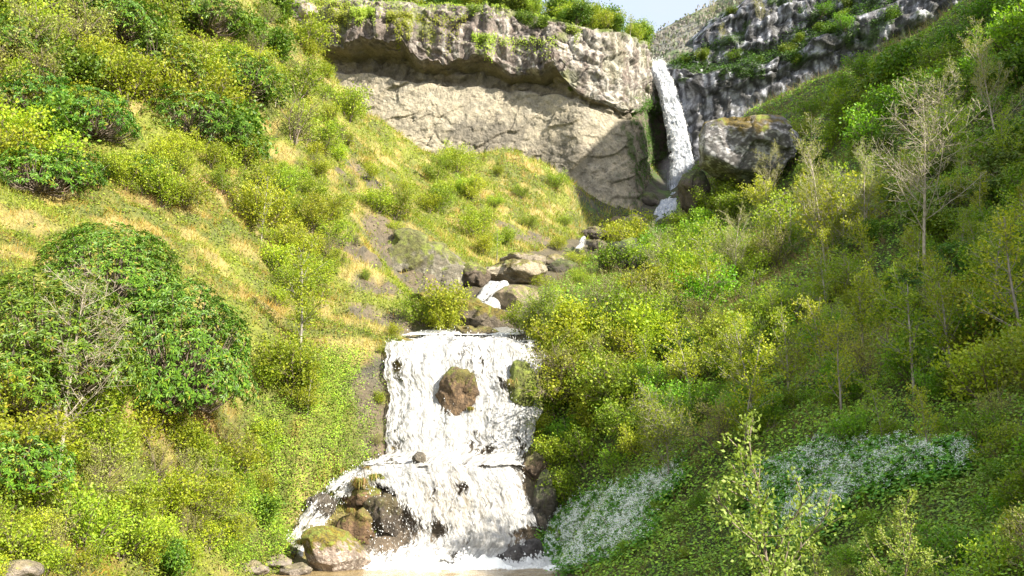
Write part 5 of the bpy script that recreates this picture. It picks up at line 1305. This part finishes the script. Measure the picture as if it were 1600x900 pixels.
# foreground sapling with fresh leaves
FG = register(bare_tree(310, 1.5, levels=2, kids=(9, 5), ratio=0.5, r0=0.014, bark=BARK, nl=3200, leafm=LEAF_FRESH, name='spring_sapling', L=0.025, Wd=0.016, start=0.2, angle=(0.4, 0.9), seglen=0.12, jit=0.022, wob=0.12))
for a, Y, zt, s, rz, tl, lab in [(1215, 11.0, 640, 2.3, 0.5, 0.0, 'spring leaved sapling with an upright tip in the right foreground'), (1130, 10.5, 760, 1.5, 2.5, -0.5, 'spring leaved sapling leaning left in the right foreground'), (1290, 10.0, 780, 1.1, 4.0, 0.3, 'low spring leaved sapling behind the upright one'), (1060, 12.0, 800, 0.9, 1.4, -0.6, 'lowest spring leaved sapling at the bottom of the view'), (1390, 9.5, 800, 1.1, 5.4, 0.3, 'spring leaved sapling farthest right of the foreground ones')]:
    w = P(a, 900, Y); z = float(height(w[0], w[1])); place(FG, (w[0], w[1], z - 0.05), rz, s, lab, 'tree', 'spring leaved saplings in the foreground', tilt=(0, tl))

a, b_ = scatter([(1000, 620), (1100, 480), (1250, 380), (1420, 330), (1600, 220), (1640, 560), (1400, 660), (1150, 720)], 34, 41)
auto(TW, a, b_, 3.6, 'upright thin sapling on the right slope', 'tree', gS, 42, hbase=3.2)
a, b_ = scatter([(1010, 560), (1150, 450), (1320, 420), (1480, 330), (1560, 420), (1300, 560), (1100, 640)], 14, 43)
auto(HZ, a, b_, 1.9, 'hazel with young leaves on the right slope', 'shrub', gH, 44, hbase=2.6)
a, b_ = scatter([(690, 470), (730, 500), (700, 525), (660, 500)], 4, 45)
auto(OL + SH[4:], a, b_, 1.3, 'shrub on the rocks above the lip', 'shrub', gU, 46)
a, b_ = scatter([(830, 400), (900, 385), (930, 420), (900, 470), (840, 470)], 4, 47)
auto(OL + SH[4:], a, b_, 1.2, 'shrub among the mid valley rocks', 'shrub', gV, 48)
a, b_ = scatter([(450, 250), (560, 230), (640, 330), (560, 470), (470, 520), (440, 380)], 16, 49)
auto(SH[3:], a, b_, 1.1, 'low shrub on the left spur', 'shrub', gU, 50)
for i, (a, b_, H, lab) in enumerate([(596, 560, 0.5, 'little fern like tuft at the left edge of the upper step, top one'), (592, 640, 0.6, 'little green shrub halfway down the left edge of the upper step'), (590, 700, 0.6, 'little green shrub at the bottom left corner of the upper step'), (850, 585, 1.1, 'green shrub overlapping the right edge of the upper step'), (848, 690, 1.1, 'low shrub hanging over the right end of the ledge'), (862, 780, 0.9, 'low shrub over the wet rock wall'), (868, 850, 0.7, 'small bright plant at the right edge of the pool'), (612, 527, 0.7, 'tufted plant at the left end of the lip')]):
    one(SH, (i * 2 + 1) % 6, a, b_, H, lab, 'shrub', rz=i * 0.8, group=gU)
# grass wigs on the wet rocks
def tuft(seed, n=260, L=0.5):
    r = np.random.default_rng(seed); a = r.random(n) * 6.28; out = np.stack([np.cos(a), np.sin(a), 0 * a], 1); l = L * r.uniform(0.5, 1.2, n)
    p0 = r.normal(0, 0.07, (n, 3)) * np.array([1, 1, 0.3]); p1 = p0 + out * (l * 0.35)[:, None] + np.array([0, 0, 1.0]) * (l * 0.4)[:, None]; p2 = p1 + out * (l * 0.35)[:, None] - np.array([0, 0, 1.0]) * (l * r.uniform(0.2, 0.9, n))[:, None]
    sd_ = np.stack([-np.sin(a), np.cos(a), 0 * a], 1) * 0.011
    v = np.stack([p0 - sd_, p0 + sd_, p1 + sd_, p1 - sd_, p2], 1).reshape(-1, 3); f0 = (np.arange(n) * 5)[:, None]
    f = np.concatenate([f0 + np.array([[0, 1, 2]]), f0 + np.array([[0, 2, 3]]), f0 + np.array([[3, 2, 4]])])
    return mesh_np('grass_tuft', v, f, LEAF_TUFT, smooth=False)
LEAF_TUFT = leaf_mat('tuft_blade', [(0, (0.12, 0.17, 0.02)), (0.5, (0.24, 0.24, 0.04)), (0.75, (0.36, 0.26, 0.09)), (1, (0.38, 0.20, 0.07))], trans=0.3)
tm = tuft(900)
for i, (a, b_, Y, s, lab) in enumerate([(562, 758, 33.9, 1.15, 'thick wig of yellow grass on the brown rock beside the side stream'), (585, 748, 34.3, 0.8, 'smaller grass wig right of the thick one'), (575, 735, 34.6, 0.7, 'grass tuft on the low brown rock above the grass wigs'), (530, 738, 35.0, 0.8, 'grass tuft on the bank where the side stream begins'), (500, 752, 34.7, 0.9, 'orange tinged grass tuft at the bank edge'), (475, 775, 34.4, 0.9, 'orange tinged grass tuft halfway down the side stream bank'), (548, 800, 33.4, 0.6, 'small grass tuft on the wet brown rock'), (800, 600, 37.0, 0.9, 'grass tuft on the mossy rock at the right edge of the upper step'), (470, 850, 31.2, 0.7, 'green tuft left of the golden mossed boulder'), (735, 640, 36.6, 0.5, 'tiny green tuft on the rusty rock in the falls')]):
    o = link('grass_tuft', tm); o.location = P(a, b_, Y); o.scale = (s, s, s); o.rotation_euler = (0, 0, i * 1.1); tag(o, lab, 'grass tuft', 'grass tufts on the wet rocks')
# ------------------------------------------------------------------ plants on the cliffs
def cliff_points(p, nv, cond, seed, n):
    r = np.random.default_rng(seed); k = np.nonzero(cond)[0]; return p[r.choice(k, min(n, len(k)), replace=False)]
cpx, cpy, _ = project(cl_p)
DPp = DP + OL
gC = 'shrubs along the top of the sunlit cliff'
r = np.random.default_rng(400)
k = (cl_v > 9.3) & (cl_v < 10.8) & (cpx > 420) & (cpx < 1012)
Q = cliff_points(cl_p, cl_nu, k, 401, 44)
for q in Q:
    a = project(q)[0]
    H = r.uniform(2.0, 3.6) if a > 560 else r.uniform(1.5, 2.4)
    place((DP + OL)[int(r.integers(0, 6))], (q[0], q[1], q[2] - 0.3), r.random() * 6, H / 2.0, 'dark green shrub growing along the top of the sunlit cliff', 'shrub', gC)
Q = cliff_points(cl_p, cl_nu, (cl_v > 10.6) & (cl_v < 11.6) & (cpx > 400) & (cpx < 960), 402, 60)
for q in Q:
    place((DP + OL[:1])[int(r.integers(0, 4))], (q[0], q[1], q[2] - 0.3), r.random() * 6, r.uniform(3.5, 5.0) / 2.0, 'tall dark shrub set back from the edge of the sunlit cliff', 'shrub', 'shrubs set back from the cliff edge')
for i, (a, lab) in enumerate([(985, 'leafless bush with fine twigs on the corner of the sunlit cliff'), (1003, 'bare twiggy sapling against the sky on the cliff corner'), (955, 'leafy sapling left of the cliff corner')]):
    kk = np.argmin(np.abs(cpx - a) + 1e3 * (np.abs(cl_v - 10.0) > 0.3)); q = cl_p[kk]
    place(TW[i], (q[0], q[1], q[2] - 0.2), i, 3.0 / 3.2 * 1.2, lab, 'tree', gS)
for i, (a, b_, H, lab) in enumerate([(820, 40, 2.4, 'large dark shrub clinging to the upper face of the sunlit cliff'), (845, 45, 2.0, 'dark shrub right of the largest one on the cliff face'), (735, 30, 2.2, 'dark shrub hanging from the upper cliff left of the large one'), (880, 150, 0.8, 'tiny shrub in the cliff crack'), (500, 105, 1.2, 'tuft of dark leaves under the left end of the overhang')]):
    m_ = (cl_v > 4.5) & (cl_v < 9.5); kk = np.argmin(np.hypot(cpx - a, cpy - b_) + 1e3 * ~m_); q = cl_p[kk]
    place(DP[i % 3], (q[0], q[1] + 0.3, q[2] - 0.3), i * 2.0, H / 2.0, lab, 'shrub', gC)
# hanging green curtains
def hanging(px0, px1, py0, py1, n, seed, label, sp=1.0):
    r = np.random.default_rng(seed)
    a = r.uniform(px0, px1, n); t = r.random(n) ** 1.6
    lim = 0.2 + 0.8 * np.clip(0.45 + 1.3 * noise(np.c_[a * 0.16, a * 0 + 0.5, a * 0 + 0.5], 1.0, seed), 0, 1)
    ed = np.clip(1.3 - np.abs((a - (px0 + px1) / 2) / (px1 - px0)) * 2 * 0.9, 0, 1); b_ = py0 + (py1 - py0) * t * lim * ed + r.normal(0, 2, n)
    m_ = (cl_v > 4.4) & (cl_v < 10.2); idx = np.nonzero(m_)[0]
    gpx, gpy = cpx[idx], cpy[idx]; out = np.empty((n, 3))
    for i in range(0, n, 500):
        d = (gpx[None] - a[i:i + 500, None]) ** 2 + (gpy[None] - b_[i:i + 500, None]) ** 2
        out[i:i + 500] = cl_p[idx[d.argmin(1)]]
    out += r.normal(0, 0.10, (n, 3)) + np.array([0, -0.18, 0])
    nn = unit(np.tile(np.array([0.1, -1, 0.5]), (n, 1)) + r.normal(0, 0.35, (n, 3))); dd = unit(np.tile(np.array([0, -0.3, -1.0]), (n, 1)) + r.normal(0, 0.4, (n, 3)))
    s = r.uniform(0.12, 0.26, n); v, f = leaves(out, dd, nn, s, s * 0.6, r)
    o = link('ivy', mesh_np('ivy', v, f, LEAF_BRIGHT, smooth=False)); tag(o, label, 'hanging plant', 'green plants hanging on the sunlit cliff')
hanging(484, 545, 2, 110, 2600, 501, 'broad curtain of bright green leaves hanging at the left end of the cliff')
hanging(548, 586, 14, 75, 1300, 502, 'short triangle of bright green leaves right of the broad curtain')
hanging(604, 645, 20, 88, 1600, 503, 'green curtain with trailing tips reaching the overhang lip')
hanging(738, 775, 55, 110, 1000, 504, 'bright green hanging patch under the dark cliff shrubs')
hanging(885, 908, 40, 75, 500, 505, 'small green patch beside the white buttress')
hanging(650, 730, 25, 90, 700, 506, 'sparse green leaves scattered over the mottled upper cliff')
hanging(780, 870, 60, 110, 600, 507, 'loose green leaves below the large dark cliff shrub')
hanging(455, 900, 0, 40, 2600, 508, 'green leafy fringe along the rim of the sunlit cliff')
# right cliff vegetation
rpx, rpy, _ = project(cr_p)
k = (((cr_v > 3.2) & (cr_v < 5.3)) | ((cr_v > 1.8) & (cr_v < 8.0) & (fbm(cr_p, 0.25, 4, 71) > 0.30))) & (rpx > 1050) & (rpx < 1560) & (rpy > -60)
Q = cliff_points(cr_p, cr_nu, k, 601, 24)
for q in Q:
    place((DP + SHD)[int(r.integers(0, 6))], (q[0], q[1] - 0.1, q[2] - 0.4), r.random() * 6, r.uniform(1.4, 2.8) / 2.0, 'dark shrub on the ledges of the shaded cliff', 'shrub', 'shrubs on the shaded cliff')
n = 7000; Q = cliff_points(cr_p, cr_nu, k, 602, n); n = len(Q); r2 = np.random.default_rng(3)
Q = np.repeat(Q, 4, 0) + r2.normal(0, 0.25, (n * 4, 3)); n = len(Q)
stuff_mesh('undergrowth', [flat_leaves(Q, np.tile(unit(np.array([[0, -0.7, 0.7]])), (n, 1)), 0.26, 603, pal(n, 604, (0.04, 0.09, 0.015), (0.06, 0.13, 0.018), (0.035, 0.06, 0.015)), 0.3)], m_cover, 'low dark herbs growing on the ledges of the shaded cliff')
k = (cr_v > 7) & (cr_v < 8.5) & (rpx < 1250)
for i, (a, b_, H, lab) in enumerate([(1190, 40, 4.5, 'bare grey tree standing on the shaded cliff ledge'), (1130, 70, 3.0, 'bare twiggy tree on the lower shaded ledge'), (1108, 20, 3.2, 'bare tree where the shaded cliff meets the sky')]):
    m_ = (cr_v > 3) & (cr_v < 8); kk = np.argmin(np.hypot(rpx - a, rpy - b_) + 1e3 * ~m_); q = cr_p[kk]
    place(T3, (q[0], q[1], q[2] - 0.2), i * 1.4, H / 4.5, lab, 'tree', 'bare trees')
# moss on the recess wall
k = (cpx > 985) & (cpx < 1062) & (cpy > 150) & (cl_v < 8) & (fbm(cl_p, 0.3, 3, 88) > 0.0)
Q = cliff_points(cl_p, cl_nu, k, 605, 4000); n = len(Q) * 3; Q = np.repeat(Q, 3, 0) + r2.normal(0, 0.2, (n, 3))
if n: stuff_mesh('foliage', [flat_leaves(Q, np.tile(unit(np.array([[0, -1, 0.3]])), (n, 1)), 0.18, 606, pal(n, 607, (0.05, 0.11, 0.012), (0.07, 0.15, 0.015)), 0.1)], m_cover, 'green moss on the wet wall left of the tall waterfall')
# far hillside woods: thousands of thin leafless trees
n = 26000; r3 = np.random.default_rng(8); k = r3.integers(0, len(fm_p), n); Q = fm_p[k] + np.c_[r3.normal(0, 0.8, (n, 2)), np.zeros(n)]
hh = r3.uniform(0.8, 2.2, n); off = r3.normal(0, 0.8, (n, 3, 3)) 
V = []; 
for j in range(2):
    b0 = Q + off[:, j] * np.array([1, 1, 0]); w = 0.15 + 0.3 * r3.random(n)
    a_ = r3.random(n) * 6.28; sd_ = np.stack([np.cos(a_), np.sin(a_), 0 * a_], 1) * w[:, None]
    V.append(np.stack([b0 - sd_ * 0.2, b0 + sd_ * 0.2, b0 + sd_ * 2.2 + np.array([0, 0, 1]) * hh[:, None] * 0.8, b0 + sd_ * 0.2 + np.array([0, 0, 1]) * hh[:, None], b0 - sd_ * 1.8 + np.array([0, 0, 1]) * hh[:, None] * 0.75], 1))
V = np.concatenate(V); m_ = len(V); f = np.concatenate([(np.arange(m_) * 5)[:, None] + np.array([[0, 1, 2]]), (np.arange(m_) * 5)[:, None] + np.array([[0, 2, 3]]), (np.arange(m_) * 5)[:, None] + np.array([[0, 3, 4]])])
cw = np.repeat(pal(m_, 9, (0.17, 0.15, 0.13), (0.13, 0.12, 0.10), (0.09, 0.11, 0.06)), 5, 0)
stuff_mesh('woods', [(V.reshape(-1, 3), f, cw)], m_cover, 'leafless brown woods on the distant mountainside')
for o in bpy.data.objects:
    if '_used' in o: del o['_used']
# ------------------------------------------------------------------ a description of its own for every plant that came out of a loop
LM = [(190, 470, 'the upper edge of the rhododendron domes'), (270, 500, 'the biggest rhododendron dome'), (60, 520, 'the pale bare fan tree'), (240, 250, 'the dry grass hollow'), (130, 230, 'the dark hollow footed rhododendron'),
 (470, 470, 'the tall slim sapling'), (408, 320, 'the slim twin stemmed sapling'), (500, 640, 'the bright leafy bank'), (380, 780, 'the bank above the side stream'), (200, 830, 'the herbs in the bottom left'), (60, 800, 'the bottom left corner'),
 (40, 60, 'the top left corner'), (200, 80, 'the forked bare tree in the thicket'), (340, 120, 'the heart of the upper thicket'), (480, 120, 'the ridge before the pale cliff'), (540, 250, 'the ridge foot of the pale cliff'),
 (655, 400, 'the grey rock face'), (580, 300, 'the slope above the grey rock face'), (740, 260, 'the damp stain on the cliff'), (850, 310, 'the crest of the green spur'), (770, 370, 'the gully between the spurs'), (800, 430, 'the broad cream rock'),
 (690, 510, 'the cascade lip'), (860, 540, 'the right end of the cascade lip'), (850, 640, 'the right edge of the upper step'), (860, 760, 'the right edge of the lower step'), (970, 600, 'the yellow green bank shrubs'), (1060, 470, 'the round yellow hazel'),
 (1000, 400, 'the big dark rock in mid valley'), (1083, 310, 'the dark upright boulder'), (1170, 280, 'the huge lichen spotted boulder'), (1250, 350, 'the sunlit hazels'), (1430, 250, 'the tall cream bare tree'), (1445, 450, 'the foot of the tall cream tree'),
 (1550, 150, 'the upswept bare tree'), (1380, 130, 'the upper skyline of the right slope'), (1560, 30, 'the top right corner'), (1580, 400, 'the right edge rhododendron'), (1200, 520, 'the brown brush'), (1350, 600, 'the green middle of the right slope'), (1540, 560, 'the right frame edge'),
 (960, 800, 'the flower bank by the pool'), (1350, 730, 'the upper flower patch'), (1050, 700, 'the crooked small tree'), (1220, 740, 'the upright spring sapling'), (1500, 840, 'the bottom right corner'), (1120, 880, 'the bottom edge saplings'), (1340, 860, 'the foreground herbs'),
 (500, 10, 'the left end of the cliff top'), (640, 10, 'the hanging green curtains'), (740, 20, 'the middle of the cliff top'), (830, 30, 'the large dark cliff shrub'), (930, 40, 'the white buttress'), (1000, 55, 'the cliff corner'),
 (1090, 100, 'the crest of the tall waterfall'), (1190, 50, 'the grey tree on the shaded ledge'), (1250, 110, 'the white streaks of the shaded cliff'), (1350, 40, 'the diagonal ledge of the shaded cliff')]
WORD = {'leafy_shrub': 'yellow green shrub', 'twiggy_shrub': 'olive shrub', 'woodland_shrub': 'deep green shrub', 'evergreen_shrub': 'dark shrub', 'hazel_shrub': 'bright hazel', 'sapling': 'thin sapling'}
bpy.context.view_layer.update()
from collections import defaultdict, Counter
lab_n = Counter(o['label'] for o in bpy.data.objects if o.parent is None and 'label' in o and o.get('kind') is None)
cellm = defaultdict(list)
for o in bpy.data.objects:
    if o.parent is None and 'label' in o and lab_n[o['label']] > 1 and o.name.split('.')[0] in WORD:
        a_, b__, _ = project(np.array(o.location) + np.array([0, 0, 0.8 * o.scale[0]])); a_, b__ = float(a_), float(b__)
        l = min(LM, key=lambda t: (t[0] - a_) ** 2 + (t[1] - b__) ** 2); dx, dy = a_ - l[0], b__ - l[1]; dd = math.hypot(dx, dy)
        if dd < 18: rel = 'at'
        else:
            ang = (math.degrees(math.atan2(-dy, dx)) + 360) % 360
            rel = ['right of', 'up right of', 'above', 'up left of', 'left of', 'down left of', 'below', 'down right of'][int((ang + 22.5) // 45) % 8]
            rel = ('close ' if dd < 45 else '' if dd < 85 else 'well ') + rel
        cellm[(WORD[o.name.split('.')[0]], rel, l[2])].append((a_, b__, o))
for (w, rel, l), m_ in cellm.items():
    if len(m_) == 1: m_[0][2]['label'] = f'{w} {rel} {l}'
    elif len(m_) == 2:
        m_.sort(key=lambda t: t[1]); m_[0][2]['label'] = f'{w} {rel} {l}, upper one'; m_[1][2]['label'] = f'{w} {rel} {l}, lower one'
    else:
        m_.sort(key=lambda t: t[1]); names = ['topmost', 'second from top', 'third from top', 'fourth from top', 'fifth from top', 'sixth from top', 'seventh from top', 'eighth from top']
        for i, t in enumerate(m_): t[2]['label'] = f'{w} {rel} {l}, ' + (names[i] if i < len(m_) - 1 and i < 8 else 'lowest')

for o in bpy.data.objects:
    if o.get('label') and len(o['label'].split()) > 16:
        o['label'] = o['label'].replace('the huge lichen spotted boulder', 'the huge boulder').replace('the grey tree on the shaded ledge', 'the grey ledge tree').replace('the diagonal ledge of the shaded cliff', 'the diagonal cliff ledge').replace('the white streaks of the shaded cliff', 'the white cliff streaks').replace('the green middle of the right slope', 'the green right slope').replace('the upper skyline of the right slope', 'the right slope skyline')
